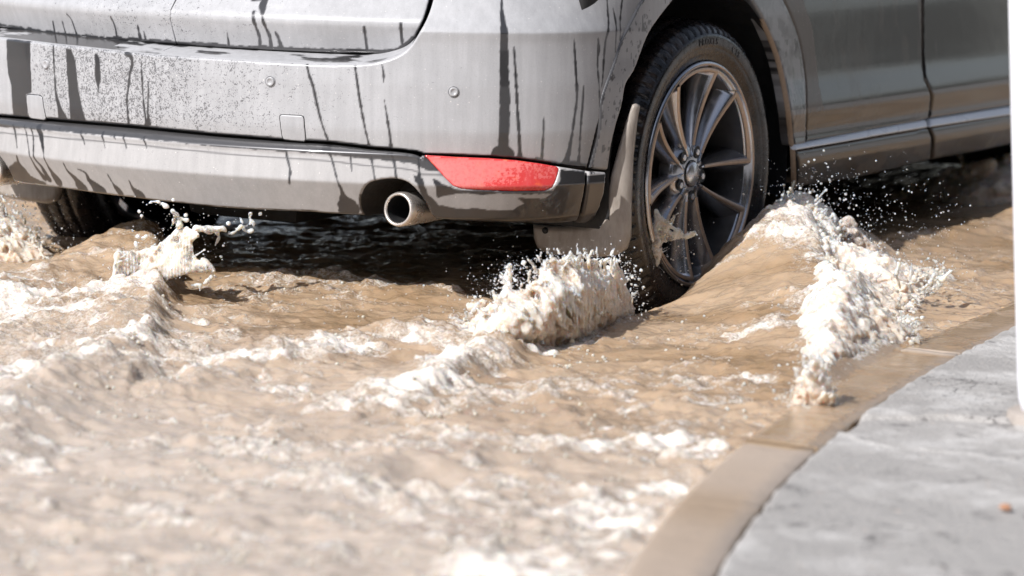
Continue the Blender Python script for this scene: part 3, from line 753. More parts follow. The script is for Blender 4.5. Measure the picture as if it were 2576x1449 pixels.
for p_ in ((116, 162), (680, 205), (1141, 231)): disc_on_skin(p_[0], p_[1], .0104)
# tow covers: thin dark joint and the raised cap
def rrect(pts, r=5, n=4):
    out = []; P = np.array(pts, float); N = len(P)
    for i in range(N):
        a, b, c = P[i - 1], P[i], P[(i + 1) % N]
        u1 = (a - b) / np.linalg.norm(a - b); u2 = (c - b) / np.linalg.norm(c - b)
        for k in range(n + 1):
            t = k / n; out.append((1 - t) ** 2 * (b + u1 * r) + 2 * t * (1 - t) * b + t * t * (b + u2 * r))
    return np.array(out)
for q in ([(66,237),(106,240),(117,303),(73,297)], [(703,288),(764,291),(770,356),(711,351)]):
    o_ = px_uz(rrect(q, 9), prof_main)
    ce = o_.mean(0)
    rim_ = ce + (o_ - ce) * 1.045
    panel('tow_cover_joint', rim_, prof_main, M_BLACK, CAR, h=.0015, d=.0006, roll=.0004, skirt=.001)
    def dcov(Q, sd): return np.where((Q[:, 1] > o_[:, 1].min() + .0), 1.0, 1.0) * .97, Q[:, 0] * 0 + .15
    panel('tow_cover', o_, prof_main, M_PAINT, CAR, h=.0018, d=.0014, roll=.0012, skirt=.001, dustf=dcov)
# upper body, simple but whole
def loft(rings, mat, name):
    R_ = np.array(rings); n = R_.shape[1]; F = []
    for k in range(len(R_) - 1):
        for i in range(n):
            j = (i + 1) % n; F.append((k * n + i, k * n + j, (k + 1) * n + j, (k + 1) * n + i))
    F.append(tuple(range((len(R_) - 1) * n, len(R_) * n)))
    return add_mesh(name, R_.reshape(-1, 3), F, mat, CAR)
def ring(z, ins, y0, y1):
    us = np.linspace(-UMAX, UMAX, 97)[:-1]
    x, y, nx, ny = plan(us); sc = (.925 - ins) / .925
    yy = (y + .925) / 4.555 * (y1 - y0) + y0
    return np.stack([x * sc, yy, 0 * x + z], 1)
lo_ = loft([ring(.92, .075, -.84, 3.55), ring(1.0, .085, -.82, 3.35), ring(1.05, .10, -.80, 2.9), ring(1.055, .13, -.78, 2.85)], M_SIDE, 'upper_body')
loft([ring(1.05, .11, -.80, 2.35), ring(1.25, .14, -.74, 1.95), ring(1.5, .20, -.52, 1.45), ring(1.52, .22, -.50, 1.4)], M_GLASS, 'window_band')
loft([ring(1.515, .205, -.62, 1.42), ring(1.56, .21, -.60, 1.38), ring(1.61, .27, -.50, 1.2), ring(1.63, .40, -.3, .9)], M_SIDE, 'roof')

# ------------------------------------------------------------------ wheels
def build_wheel():
    w = empty('wheel', (.0, 0, .36)); w.parent = CAR
    n = 432
    prof = [(-.075, .262), (-.09, .285), (-.098, .315), (-.098, .338), (-.09, .352), (-.06, .3615), (-.048, .3625), (-.046, .356), (-.040, .356), (-.038, .3635), (-.008, .365), (-.006, .357), (.0, .357), (.002, .365), (.034, .3632), (.036, .356), (.042, .356), (.044, .3620),
            (.066, .3585), (.078, .3540), (.088, .3470), (.0945, .338), (.0985, .330), (.1005, .329), (.1015, .322), (.1015, .302), (.1000, .300), (.0990, .296), (.0965, .283), (.0945, .281), (.0905, .270), (.0875, .2640), (.080, .260)]
    pr = np.asarray(prof); t = np.linspace(0, 2 * np.pi, n, endpoint=False)
    R_ = np.repeat(pr[None, :, 1], n, 0).copy(); X = np.repeat(pr[None, :, 0], n, 0).copy()
    # lateral tread grooves on the shoulder: every block about 26 mm
    blk = 88
    ph = (np.arange(n) % 6)
    gro = (ph == 0)
    shoulder = (pr[:, 0] > .044) & (pr[:, 0] < .0965) & (pr[:, 1] > .334)
    cent = (pr[:, 1] > .3615) & (np.abs(pr[:, 0]) < .045)
    R_[np.ix_(gro, shoulder)] -= .0105; X[np.ix_(gro, shoulder)] -= .004
    R_[np.ix_((np.arange(n) % 6) == 1, cent)] -= .004
    V = np.stack([X, R_ * np.cos(t)[:, None], R_ * np.sin(t)[:, None]], -1).reshape(-1, 3)
    m = len(pr); F = []
    for i in range(n):
        j = (i + 1) % n
        for k in range(m - 1): F.append((i * m + k, j * m + k, j * m + k + 1, i * m + k + 1))
    ty = add_mesh('tyre', V, np.array(F), M_TYRE, w)
    # raised sidewall lettering
    def lettering(s, th0, R0, size):
        cu = bpy.data.curves.new('t', 'FONT'); cu.body = s; cu.size = size; cu.extrude = .0008; cu.space_character = 1.25
        to = bpy.data.objects.new('t', cu); COL.objects.link(to)
        dg = bpy.context.evaluated_depsgraph_get(); dg.update()
        me = bpy.data.meshes.new_from_object(to.evaluated_get(dg)); bpy.data.objects.remove(to)
        co = np.zeros(len(me.vertices) * 3, np.float32); me.vertices.foreach_get('co', co); co = co.reshape(-1, 3)
        cx = (co[:, 0].min() + co[:, 0].max()) / 2
        a = th0 - (co[:, 0] - cx) / R0; r = R0 + co[:, 1] - size * .35
        xs = np.interp(r, [.296, .300, .302, .322, .329], [.0990, .1000, .1015, .1015, .1005]) + .0006 + co[:, 2]
        out_ = np.stack([xs, r * np.cos(a), r * np.sin(a)], 1).astype(np.float32)
        me.vertices.foreach_set('co', out_.ravel()); me.materials.clear(); me.materials.append(M_TYRE); me.update()
        o = bpy.data.objects.new('sidewall_lettering', me); COL.objects.link(o); o.parent = ty
    lettering('PROXES', math.radians(90), .3125, .022); lettering('C1S', math.radians(64), .3125, .022)
    lettering('TOYO', math.radians(262), .3125, .022)
    # rim
    rp_ = [(.0905, .2655), (.0945, .2640), (.0955, .2590), (.0930, .2555), (.0885, .2540), (.086, .2500), (.084, .2440), (.078, .2405)]
    V, F = lathe(rp_, 160, 'x'); add_mesh('rim', V, F, M_RIM, w)
    V, F = lathe([(.078, .2405), (.06, .238), (.02, .232), (-.03, .226), (-.07, .24), (-.085, .262)], 120, 'x'); add_mesh('rim_barrel', V, F, M_BARREL, w)
    # thin bronze-lit line painted on the flange
    V, F = lathe([(.0957, .2600), (.0968, .2588), (.0962, .2572), (.0935, .2560)], 160, 'x'); add_mesh('rim_edge', V, F, M_RIMEDGE, w)
    # hub
    V, F = lathe([(.02, .078), (.045, .076), (.056, .070), (.060, .060), (.062, .046), (.064, .036), (.064, .0), ], 60, 'x'); hub = add_mesh('hub', V, F, M_RIM, w)
    V, F = lathe([(.062, .0295), (.070, .0290), (.0725, .026), (.0745, .0), ], 40, 'x'); add_mesh('centre_cap', V, F, M_CAP, w)
    V, F = lathe([(.062, .0325), (.0665, .0322), (.067, .030), (.063, .0292)], 40, 'x'); add_mesh('cap_ring', V, F, M_BLACK, w)
    for k in range(5):
        a = math.radians(61 + 72 * k); c = np.array([.0, .0555 * math.cos(a), .0555 * math.sin(a)])
        V, F = lathe([(.0645, .0150), (.0652, .0142), (.0640, .0125), (.0638, .0)], 24, 'x'); add_mesh('lug_recess', V + c, F, M_BLACK, w)
        V, F = lathe([(.060, .0085), (.0668, .0082), (.068, .0070), (.068, .0)], 6, 'x'); add_mesh('lug_nut', V + c, F, M_CAP, w, smooth=False)
    # ten spokes: five Vs that start together at the hub, sharp outer ridge, deep flanks, a bronze-lit ridge painted round each V
    for k in range(5):
        cang = 97 + 72 * k
        arc = np.radians(np.linspace(cang - 22, cang + 22, 20)); E4 = []
        for t_ in arc:
            E4.append([[.0865, .2400 * math.cos(t_), .2400 * math.sin(t_)], [.0925, .2425 * math.cos(t_), .2425 * math.sin(t_)], [.0930, .2470 * math.cos(t_), .2470 * math.sin(t_)], [.0915, .2500 * math.cos(t_), .2500 * math.sin(t_)]])
        add_mesh('window_ridge', np.array(E4).reshape(-1, 3), grid_faces(20, 4), M_RIMEDGE, w)
        for s in (-1, 1):
            ah = math.radians(cang + 9 * s); at = math.radians(cang + 22 * s)
            p0 = np.array([math.cos(ah), math.sin(ah)]) * .040; p1 = np.array([math.cos(at), math.sin(at)]) * .2455
            dr = (p1 - p0) / np.linalg.norm(p1 - p0); tn = np.array([-dr[1], dr[0]])
            N = 16; sec = []; edge = []
            for i in range(N):
                f = i / (N - 1); p = p0 + (p1 - p0) * f
                xr = .0665 + (.0925 - .0665) * f ** 1.7 - .007 * math.sin(math.pi * f)
                wo = .0030 + .0022 * f; wb = .016 + .052 * f ** 1.15; dep = .028 + .042 * f
                o = np.array([0, p[0], p[1]]); et = np.array([0, tn[0], tn[1]]); exx = np.array([1.0, 0, 0])
                half = [(xr - .0012, wo), (xr - dep * .2, wo + (wb * .5 - wo) * .34), (xr - dep * .6, wo + (wb * .5 - wo) * .80), (xr - dep, wb * .5)]
                pts = [(q[0], -q[1]) for q in half[::-1]] + [(xr, -wo * .5), (xr, wo * .5)] + half
                sec.append([o + exx * q[0] + et * q[1] for q in pts])
                edge.append([o + exx * (xr - .0022) + et * (-wo * 1.25), o + exx * (xr + .0008) + et * (-wo * .8), o + exx * (xr + .0008) + et * (wo * .8), o + exx * (xr - .0022) + et * (wo * 1.25)])
            sec = np.array(sec); m = sec.shape[1]
            F = []
            for i in range(N - 1):
                for j in range(m):
                    j2 = (j + 1) % m; F.append((i * m + j, i * m + j2, (i + 1) * m + j2, (i + 1) * m + j))
            F.append(tuple(range(m))); F.append(tuple(range((N - 1) * m, N * m))[::-1])
            sp = add_mesh('spoke', sec.reshape(-1, 3), F, M_RIM, w)
            edge = np.array(edge); add_mesh('spoke_edge', edge[2:].reshape(-1, 3), grid_faces(N - 2, 4), M_RIMEDGE, sp)
    # brake disc
    V, F = lathe([(.0, .05), (.0, .155), (-.02, .155), (-.02, .05)], 60, 'x'); add_mesh('brake_disc', V, F, mat_simple('brake_steel', (.12, .10, .09), .5, metal=.8, nscale=30), w)
    V, F = lathe([(-.03, .0), (-.03, .12), (-.06, .22), (-.09, .235)], 60, 'x'); add_mesh('inner_shield', V, F, M_UNDER, w)
    return w
WH = build_wheel(); WH.location = (.800, 0, .36)
def copy_tree(o, parent=None):
    c = o.copy(); COL.objects.link(c); c.parent = parent
    for ch in list(o.children): copy_tree(ch, c)
    return c
wl = copy_tree(WH, CAR); wl.location = (-.80, 0, .36); wl.rotation_euler = (0, 0, math.pi)
wf = copy_tree(WH, CAR); wf.location = (.80, 2.7, .36)
wf2 = copy_tree(WH, CAR); wf2.location = (-.80, 2.7, .36); wf2.rotation_euler = (0, 0, math.pi)
# wheel liners
for yc in (0, 2.7):
    for sg in (1, -1):
        t = np.radians(np.linspace(-12, 192, 60)); V = []
        for x_, r_ in ((.895, .438), (.87, .445), (.62, .445), (.60, .40), (.60, .0)):
            V.append(np.stack([0 * t + x_ * sg, yc + r_ * np.cos(t), .365 + r_ * np.sin(t)], 1))
        V = np.stack(V, 1); add_mesh('wheel_liner', V.reshape(-1, 3), grid_faces(60, 5), M_LINER, CAR)
# mud flap
def mudflap(sg):
    pts = [(1336,565),(1337,600),(1347,626),(1380,641),(1440,646),(1500,648),(1540,644),(1557,630),(1563,600),(1565,500),(1568,400),(1576,300),(1580,270),(1577,262),(1570,266),(1561,300),(1546,370),(1530,440),(1520,500),(1505,545),(1480,566),(1400,570)]
    P = np.array([ (lambda v, t: CAMP + v * t)(ray(*p), (-.435 - CAMP[1]) / ray(*p)[1]) for p in dens(pts, 10)])
    uz = P[:, [0, 2]]; h = .006
    lo, hi = uz.min(0) - h, uz.max(0) + h
    us = np.arange(lo[0], hi[0], h); zs = np.arange(lo[1], hi[1], h); G = np.stack(np.meshgrid(us, zs, indexing='ij'), -1).reshape(-1, 2)
    sd, near = poly_sd(G, uz); F = grid_faces(len(us), len(zs)); F = F[(sd[F].mean(1) > 0)]
    used = np.zeros(len(G), int); np.add.at(used, F.ravel(), 1); b = (used > 0) & (used < 4); Q = G.copy(); Q[b] = near[b]
    keep = used > 0; idx = -np.ones(len(G), int); idx[keep] = np.arange(keep.sum()); Q = Q[keep]; F = idx[F]
    sdk = np.where(b, 0, sd)[keep]
    yy = -.435 + .010 * np.clip(1 - sdk / .010, 0, 1) ** 2 + .045 * np.clip((Q[:, 0] - .885) / .06, 0, 1) ** 1.5
    V0 = np.stack([Q[:, 0] * sg, yy, Q[:, 1]], 1); V1 = V0 + [0, .008, 0]; n = len(V0)
    E = np.concatenate([F[:, [0, 1]], F[:, [1, 2]], F[:, [2, 3]], F[:, [3, 0]]]); key = np.sort(E, 1); k1 = key[:, 0].astype(np.int64) * (n + 1) + key[:, 1]
    _, first, cnt = np.unique(k1, return_index=True, return_counts=True); BE = E[first[cnt == 1]]
    SF = np.stack([BE[:, 1], BE[:, 0], BE[:, 0] + n, BE[:, 1] + n], 1)
    fl = add_mesh('mud_flap', np.concatenate([V0, V1]), np.concatenate([F, F[:, ::-1] + n, SF]), M_FLAP, CAR)
    for (px_, py_) in ((1371, 580), (1484, 545)):
        v = ray(px_, py_); c = CAMP + v * ((-.437 - CAMP[1]) / v[1])
        V, F = lathe([(.002, .0075), (-.0015, .007), (-.003, .004), (-.003, 0)], 16, 'y'); add_mesh('screw', V + c * [sg, 1, 1], F, M_BLACK, fl)
mudflap(1); mudflap(-1)

# ------------------------------------------------------------------ sky and sun
SUN_EL = math.radians(40); SUN_OFF = math.radians(12)      # sun stands behind the car, slightly to its left
sdir = np.array([-math.sin(SUN_OFF) * math.cos(SUN_EL), -math.cos(SUN_OFF) * math.cos(SUN_EL), math.sin(SUN_EL)])
world = bpy.data.worlds.new('World'); scene.world = world; world.use_nodes = True
wt = world.node_tree; bg = wt.nodes['Background']; sky = wt.nodes.new('ShaderNodeTexSky'); sky.sky_type = 'NISHITA'; sky.sun_disc = False
sky.sun_elevation = SUN_EL; sky.sun_rotation = math.atan2(sdir[0], sdir[1]); sky.air_density = 1.3; sky.dust_density = 1.6; sky.ozone_density = 1.0; sky.altitude = 100
bw = wt.nodes.new('ShaderNodeRGBToBW'); wt.links.new(sky.outputs[0], bw.inputs[0])
tn = wt.nodes.new('ShaderNodeMix'); tn.data_type = 'RGBA'; tn.blend_type = 'MULTIPLY'; tn.inputs[0].default_value = 1.0; wt.links.new(bw.outputs[0], tn.inputs[6]); tn.inputs[7].default_value = (1.0, 1.0, 1.10, 1)
hz = wt.nodes.new('ShaderNodeMix'); hz.data_type = 'RGBA'; hz.inputs[0].default_value = .55; wt.links.new(sky.outputs[0], hz.inputs[6]); wt.links.new(tn.outputs[2], hz.inputs[7])
wt.links.new(hz.outputs[2], bg.inputs[0]); bg.inputs[1].default_value = 0.105
ld = bpy.data.lights.new('sun', 'SUN'); ld.energy = 4.5; ld.angle = math.radians(.5); ld.color = (1.0, .98, .955)
lo = bpy.data.objects.new('sun', ld); COL.objects.link(lo); lo.rotation_euler = Vector(sdir.tolist()).to_track_quat('Z', 'Y').to_euler()
vs = scene.view_settings; vs.view_transform = 'Standard'; vs.look = 'None'; vs.gamma = 1.0; vs.exposure = 0.36; vs.use_curve_mapping = False

exec_water = True
# ------------------------------------------------------------------ water surface
def _edge(pts, z):
    W = np.array([on_z(x, y, z)[:2] for x, y in pts]); W = W[np.argsort(W[:, 1])]
    c = np.polyfit(W[:, 1], W[:, 0], 3); y0, y1 = W[0, 1], W[-1, 1]; dc = np.polyder(c)
    def f(y):
        y = np.asarray(y, float); q = np.clip(y, y0, y1)
        return np.polyval(c, q) + np.polyval(dc, y0) * np.minimum(y - y0, 0) + np.polyval(dc, y1) * .3 * np.clip(y - y1, 0, 2)
    return f
kerb_outer = _edge([(2540,760),(2416,816),(2249,883),(2121,955),(1920,1067),(1803,1167),(1731,1240),(1675,1307),(1603,1396),(1558,1440)], .12)
_ki = _edge([(2533,822),(2400,883),(2255,978),(2110,1072),(2032,1128),(1987,1178),(1909,1273),(1848,1357),(1798,1412)], .13)
def kerb_inner(y): return np.maximum(_ki(y), kerb_outer(y) + .07)
def seg_dist(P, poly):
    """distance, signed side, param 0..1 along polyline (xy)"""
    Q = np.asarray(poly, float)[:, :2]; best = np.full(len(P), 1e9); side = np.zeros(len(P)); par = np.zeros(len(P))
    ls = np.concatenate([[0], np.cumsum(np.linalg.norm(np.diff(Q, axis=0), axis=1))])
    for i in range(len(Q) - 1):
        a, b = Q[i], Q[i + 1]; ab = b - a; L = ab @ ab; t = np.clip(((P - a) @ ab) / L, 0, 1); c = a + t[:, None] * ab
        d = np.hypot(*(P - c).T); m = d < best
        best[m] = d[m]; s = ab[0] * (P[:, 1] - a[1]) - ab[1] * (P[:, 0] - a[0]); side[m] = np.sign(s[m]); par[m] = (ls[i] + t[m] * math.sqrt(L)) / ls[-1]
    return best, side, par
def pxz(pts): return [tuple(on_z(p[0], p[1], p[2] if len(p) > 2 else .11)[:2]) for p in pts]
WL = .105
# ridges: (polyline world xy, heights at params, width on + side (left of travel), width on - side, foam, noise)
RIDGES = [
 # bow wave thrown off the front of the right wheel: crest runs outwards and back towards the kerb
 dict(p=[(.98, .40), (1.0, .30), (1.08, .15), (1.18, 0), (1.28, -.18), (1.40, -.38), (1.54, -.62), (1.72, -.92)], h=[.10, .145, .125, .095, .08, .07, .055, .03], wl=.085, wr=.20, foam=0.0, head=.4),
 # water pushed along the flank of the car
 dict(p=[(1.0, .55), (1.03, .2), (1.05, -.1), (1.08, -.4), (1.1, -.7)], h=[.08, .05, .02, .0, .0], wl=.10, wr=.11, foam=0.0),
 # crest behind the bumper in sun
 dict(p=pxz([(560,690),(700,712),(860,718),(1000,735),(1190,762)]), h=[.012, .028, .032, .030, .03], wl=.06, wr=.17, foam=.15),
 dict(p=pxz([(390,690),(385,760),(372,830),(345,900),(330,960)]), h=[.09, .055, .042, .034, .02], wl=.035, wr=.16, foam=.30),
 dict(p=pxz([(380,1000),(560,930),(700,890),(930,860),(1060,850)]), h=[.012, .022, .026, .030, .04], wl=.05, wr=.10, foam=.25),
 dict(p=pxz([(960,1030),(1050,985),(1150,955),(1260,900),(1300,860)]), h=[.02, .032, .036, .034, .03], wl=.10, wr=.045, foam=.5),
 dict(p=pxz([(-80,1120),(60,1040),(150,985),(215,955)]), h=[.04, .042, .04, .05], wl=.06, wr=.10, foam=.25),
 dict(p=pxz([(-60,760),(100,740),(220,700),(300,690)]), h=[.05, .05, .05, .04], wl=.10, wr=.10, foam=.1),
 dict(p=pxz([(2180,640),(2260,625),(2400,600),(2545,575)]), h=[.03, .03, .035, .05], wl=.08, wr=.12, foam=.1),
 dict(p=pxz([(560,1300),(800,1230),(1000,1180),(1150,1150)]), h=[.01, .016, .018, .01], wl=.08, wr=.10, foam=.0),
]
FOAM = [  # picture polygon, strength, soft edge
 ([(-90,745),(40,735),(200,742),(330,738),(372,790),(350,870),(340,930),(240,950),(120,960),(-90,1010)], .34, .08),
 ([(1040,845),(1170,790),(1330,840),(1600,790),(1620,800),(1500,870),(1330,885),(1290,935),(1180,965),(1080,1000),(980,1050),(940,1010),(1040,950),(1150,900),(1020,880),(900,905),(700,925),(640,905),(760,880),(930,862)], .52, .03),
 ([(2040,650),(2150,660),(2260,680),(2390,690),(2330,750),(2290,800),(2315,855),(2200,890),(2110,945),(2075,960),(2010,900),(2000,850),(2060,800),(2080,720)], .75, .02),
 ([(1960,1040),(1990,960),(2010,905),(2060,890),(2100,960),(2110,1010),(2000,1080),(1930,1100)], .5, .03),
 ([(1000,1500),(1500,1470),(1750,1250),(1860,1130),(1800,1120),(1650,1200),(1450,1300),(1100,1420)], .42, .10),
 ([(-100,1080),(100,1100),(180,1140),(150,1180),(-100,1190)], .30, .05),
 ([(480,895),(560,905),(620,920),(600,930),(500,912)], .5, .015),
 ([(1330,1040),(1500,1000),(1900,1000),(1960,960),(1900,1060),(1600,1100),(1400,1100)], .12, .08),
 ([(700,975),(800,940),(830,950),(760,985)], .45, .02), ([(690,965),(640,1060),(680,1050)], .3, .03),
 ([(1690,790),(1800,770),(1900,740),(1880,760),(1750,800)], .36, .03), ([(1640,880),(1800,860),(1980,850),(1980,880),(1800,890)], .38, .03), ([(1500,930),(1700,905),(1900,930),(1960,960),(1750,960),(1550,955)], .30, .03), ([(1400,1120),(1600,1060),(1850,1050),(1700,1120),(1500,1150)], .34, .04), ([(450,800),(620,790),(700,800),(560,830)], .32, .02), ([(780,840),(940,800),(1000,830),(880,860)], .30, .02),
]
JOINTS = [-2.72, -1.70, -.66, .38, 1.42]
def axis_arr(segs):
    out = []
    for a, b, h in segs: out.append(np.arange(a, b, h))
    return np.concatenate(out)
def build_water():
    xs = axis_arr([(-60, -8, 2.5), (-8, -2.2, .25), (-2.2, -1.25, .02), (-1.25, 2.36, .0062), (2.36, 2.7, .05)])
    ys = axis_arr([(-40, -5, 1.5), (-5, -3.4, .1), (-3.4, -2.2, .008), (-2.2, .75, .0054), (.75, 2.2, .012), (2.2, 8, .08), (8, 90, 3)])
    X, Y = np.meshgrid(xs, ys, indexing='ij'); X = X.ravel(); Y = Y.ravel(); P = np.stack([X, Y], 1)
    a = X * RH[0] + Y * RH[1]; b = X * DH[0] + Y * DH[1]
    near = (X > -2.3) & (X < 2.7) & (Y > -4) & (Y < 2.6)
    z = np.full(len(X), WL); foam = np.zeros(len(X)); tone = np.zeros(len(X))
    ax = a + .10 * (fbm(a * 2.3, b * 2.3, 50, 2) - .5); bx = b + .12 * (fbm(a * 2.1, b * 2.1, 54, 2) - .5)
    z += .024 * (fbm(ax * 2.0, bx * 3.4, 60, 3) - .5)
    rid = 1 - np.abs(fbm(ax * 5.5, bx * 9, 64, 3) * 2 - 1)
    z += (.015 + .008 * sstep(-1.0, -1.7, Y)) * (rid - .6)
    z += .0100 * (fbm(ax * 14, bx * 20, 68, 3) - .5)
    z += .0042 * (fbm(ax * 44, bx * 56, 72, 3) - .5)
    m = np.where(near)[0]; Pm = P[m]
    wob = np.stack([fbm(Pm[:, 0] * 7, Pm[:, 1] * 7, 76, 4) - .5, fbm(Pm[:, 0] * 7, Pm[:, 1] * 7, 80, 4) - .5], 1)
    Pw = Pm + wob * .06; Pw2 = Pm + wob * .10
    # tyre trough
    for (tx, ty_, sx, sy, dp) in ((.86, -.22, .10, .26, .07), (.80, -.45, .12, .16, .05), (-.8, 0, .2, .3, .04)):
        z[m] -= dp * np.exp(-((Pm[:, 0] - tx) / sx) ** 2 - ((Pm[:, 1] - ty_) / sy) ** 2)
    for R_ in RIDGES:
        d, s, t = seg_dist(Pw, R_['p']); hh = np.interp(t, np.linspace(0, 1, len(R_['h'])), R_['h'])
        w = np.where(s > 0, R_['wl'], R_['wr'])
        g = np.exp(-(d / w) ** 2) * (1 - .0 * d)
        z[m] += hh * g
        if 'head' in R_: foam[m] += .55 * np.exp(-(d / .19) ** 2) * sstep(.46, .16, t) + .30 * np.exp(-(d / .07) ** 2) + .10 * np.exp(-(d / .30) ** 2)
        foam[m] += R_['foam'] * np.exp(-(d / (.6 * w)) ** 2) * (hh > .005)
    for pl, st, soft in FOAM:
        uz = np.array(pxz(dens(pl, 60))); sd, _ = poly_sd(Pw2, uz)
        foam[m] = np.maximum(foam[m], st * sstep(-soft, soft * 1.2, sd))
    # scattered foam rafts, denser toward the viewer
    raft = fbm(ax * 3.2, bx * 7.0, 84, 4)
    fine = fbm(ax * 15, bx * 24, 88, 3)
    foam += sstep(.50, .60, raft * .55 + fine * .45) * (.36 + .12 * sstep(-.9, -1.8, Y))
    foam += .17 + .03 * sstep(-.4, -1.6, Y) - .12 * sstep(.2, .6, X) * sstep(-1.6, -.9, Y)
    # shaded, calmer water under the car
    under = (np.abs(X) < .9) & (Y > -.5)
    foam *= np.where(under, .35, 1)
    bub = fbm(X * 60, Y * 60, 92, 3); bub2 = vn(X * 22, Y * 22, 96)
    z += np.clip(foam, 0, .8) * (.030 * (bub - .42) + .030 * (bub2 - .45))
    tone = sstep(-.8, -2.4, Y + .15 * X) * .75
    # near the kerb the water thins over the stone
    k = kerb_outer(Y); z = np.where(X > k - .14, np.minimum(z, .116 + .5 * np.clip(k - X, 0, 1)), z)
    wash = np.where(Y < JOINTS[1], .1155 + .012 * (fbm(X * 9, Y * 9, 180, 3) - .5), .1185 + .010 * (fbm(X * 11, Y * 11, 184, 3) - .45))
    z = np.where(X > k - .004, np.where(X < k + .115, wash, .09), z)
    foam = np.where(X > k - .02, np.minimum(foam, .30), foam)
    z = np.where(X > 2.4, .0, z)
    V = np.stack([X, Y, z], 1); F = grid_faces(len(xs), len(ys))
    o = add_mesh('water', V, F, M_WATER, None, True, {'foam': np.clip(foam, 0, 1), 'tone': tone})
    o['kind'] = 'structure'
    return xs, ys, z.reshape(len(xs), len(ys))
WXS, WYS, WZ = build_water()
def wz(x, y):
    i = min(max(np.searchsorted(WXS, x) - 1, 0), len(WXS) - 1); j = min(max(np.searchsorted(WYS, y) - 1, 0), len(WYS) - 1); return float(WZ[i, j])

# ------------------------------------------------------------------ road, kerb, pavement
def sheet(name, x0, x1, y0, y1, z, mat, nx=2, ny=2):
    xs = np.linspace(x0, x1, nx); ys = np.linspace(y0, y1, ny); X, Y = np.meshgrid(xs, ys, indexing='ij')
    o = add_mesh(name, np.stack([X.ravel(), Y.ravel(), 0 * X.ravel() + z], 1), grid_faces(nx, ny), mat); o['kind'] = 'structure'; return o
sheet('road', -200, 200, -200, 300, -.05, mat_simple('wet_road', (.09, .075, .06), .4, nscale=30))
ys = np.concatenate([np.arange(-9, -3.5, .1), np.arange(-3.5, 1.2, .012), np.arange(1.2, 30, .3)])
JOINTS = [-2.72, -1.70, -.66, .38, 1.42]
def build_kerb():
    prof = [(0.0, -.05), (0.0, -.010), (.004, -.003), (.012, 0), (.35, .0), (.7, .0), (.985, .0), (1.0, -.004), (1.0, -.05)]
    V = []; wet = []
    for y in ys:
        x0 = kerb_outer(y); x1 = kerb_inner(y); dj = min(abs(y - j) for j in JOINTS)
        top = .1225 if y < JOINTS[1] else (.1190 if y < JOINTS[2] else .1185)
        w = 0.35 + .5 * float(vn(np.array([y * 5.0]), np.array([3.0]), 98)[0]) if y < JOINTS[1] - .03 else (1.0)
        row = []
        for (f, dz) in prof:
            xx = x0 + (f * 1.0 if f < .1 else f * (x1 - x0))
            rough = .0022 * (float(vn(np.array([xx * 30]), np.array([y * 30]), 97)[0]) - .5)
            zz = top + dz + rough - (.012 if dj < .006 else 0) + (.004 if .006 < dj < .022 else 0) * (y > JOINTS[1] - .05)
            row.append((xx + rough * 2, y, zz))
            wet.append(w * (0.25 if (.006 < dj < .02 and abs(y - JOINTS[2]) < .03) else 1))
        V.append(row)
    V = np.array(V); o = add_mesh('kerb', V.reshape(-1, 3), grid_faces(len(ys), len(prof))[:, ::-1].copy(), M_KERB, None, True, {'wet': wet}); o['kind'] = 'structure'
build_kerb()
def build_pavement():
    fr_ = np.concatenate([np.linspace(0, 1.2, 220), np.linspace(1.23, 3, 40), np.linspace(3.5, 60, 12)])
    yy = np.concatenate([np.arange(-9, -3.5, .1), np.arange(-3.5, 1.0, .006), np.arange(1.0, 40, .4)])
    Y, Fq = np.meshgrid(yy, fr_, indexing='ij')
    X0 = kerb_inner(Y); n = (fbm(Y * 26, Y * 0 + 3, 100, 4) - .5)
    X = X0 + Fq + .014 * n * np.exp(-Fq / .05) + .006
    z = .132 + .010 * (fbm(X * 3, Y * 3, 104, 3) - .5) + .0030 * (fbm(X * 45, Y * 45, 108, 3) - .5) + .0012 * fbm(X * 150, Y * 150, 109, 2)
    z -= .02 * np.exp(-Fq / .004) ; z += .0 * X
    # patched hollow with a crumbled rim beside the post
    d = np.hypot((X - 2.20) / .23, (Y + 1.48) / .17) + .35 * (fbm(X * 14, Y * 14, 110, 3) - .5)
    z -= .008 * (1 - sstep(.92, 1.0, d)); z += .003 * np.exp(-((d - 1.05) / .05) ** 2)
    o = add_mesh('pavement', np.stack([X, Y, z], -1).reshape(-1, 3), grid_faces(len(yy), len(fr_))[:, ::-1].copy(), M_ASPH); o['kind'] = 'structure'
build_pavement()
def pebble(px, py, r, mat, label, cat='pebble', grp=None):
    c = on_z(px, py, .142); bm = bmesh.new(); bmesh.ops.create_icosphere(bm, subdivisions=3, radius=r)
    for v in bm.verts: v.co += v.co.normalized() * mnoise.noise(v.co * 90 + Vector((px, py, 0))) * r * .5; v.co.z *= .6
    o = bm_obj('pebble', bm, mat, None, True); o.location = c.tolist(); tag(o, label, cat)
pebble(2530, 1277, .0085, mat_simple('orange_stone', (.38, .20, .12), .7, nscale=300), 'small orange brown pebble lying alone on grey pavement at right')
# white post
def build_post():
    b0 = on_z(2652, 1040, .14); e = empty('white_post', b0.tolist()); tag(e, 'thick white painted post standing on the pavement at the right edge', 'post')
    V, F = lathe([(-.005, .0), (-.005, .052), (.0, .058), (.02, .062), (.05, .0635), (1.9, .0635), (1.93, .055), (1.94, 0)], 48, 'z')
    lean = np.array([-.056, -.034, 0]); V = V + V[:, 2:3] * lean + [0, 0, .004]
    add_mesh('shaft', V, F, M_WHITE, e)
    V, F = lathe([(-.03, .085), (.002, .082), (.005, .076), (.005, 0)], 48, 'z'); add_mesh('base_collar', V, F, M_CONC, e)
build_post()

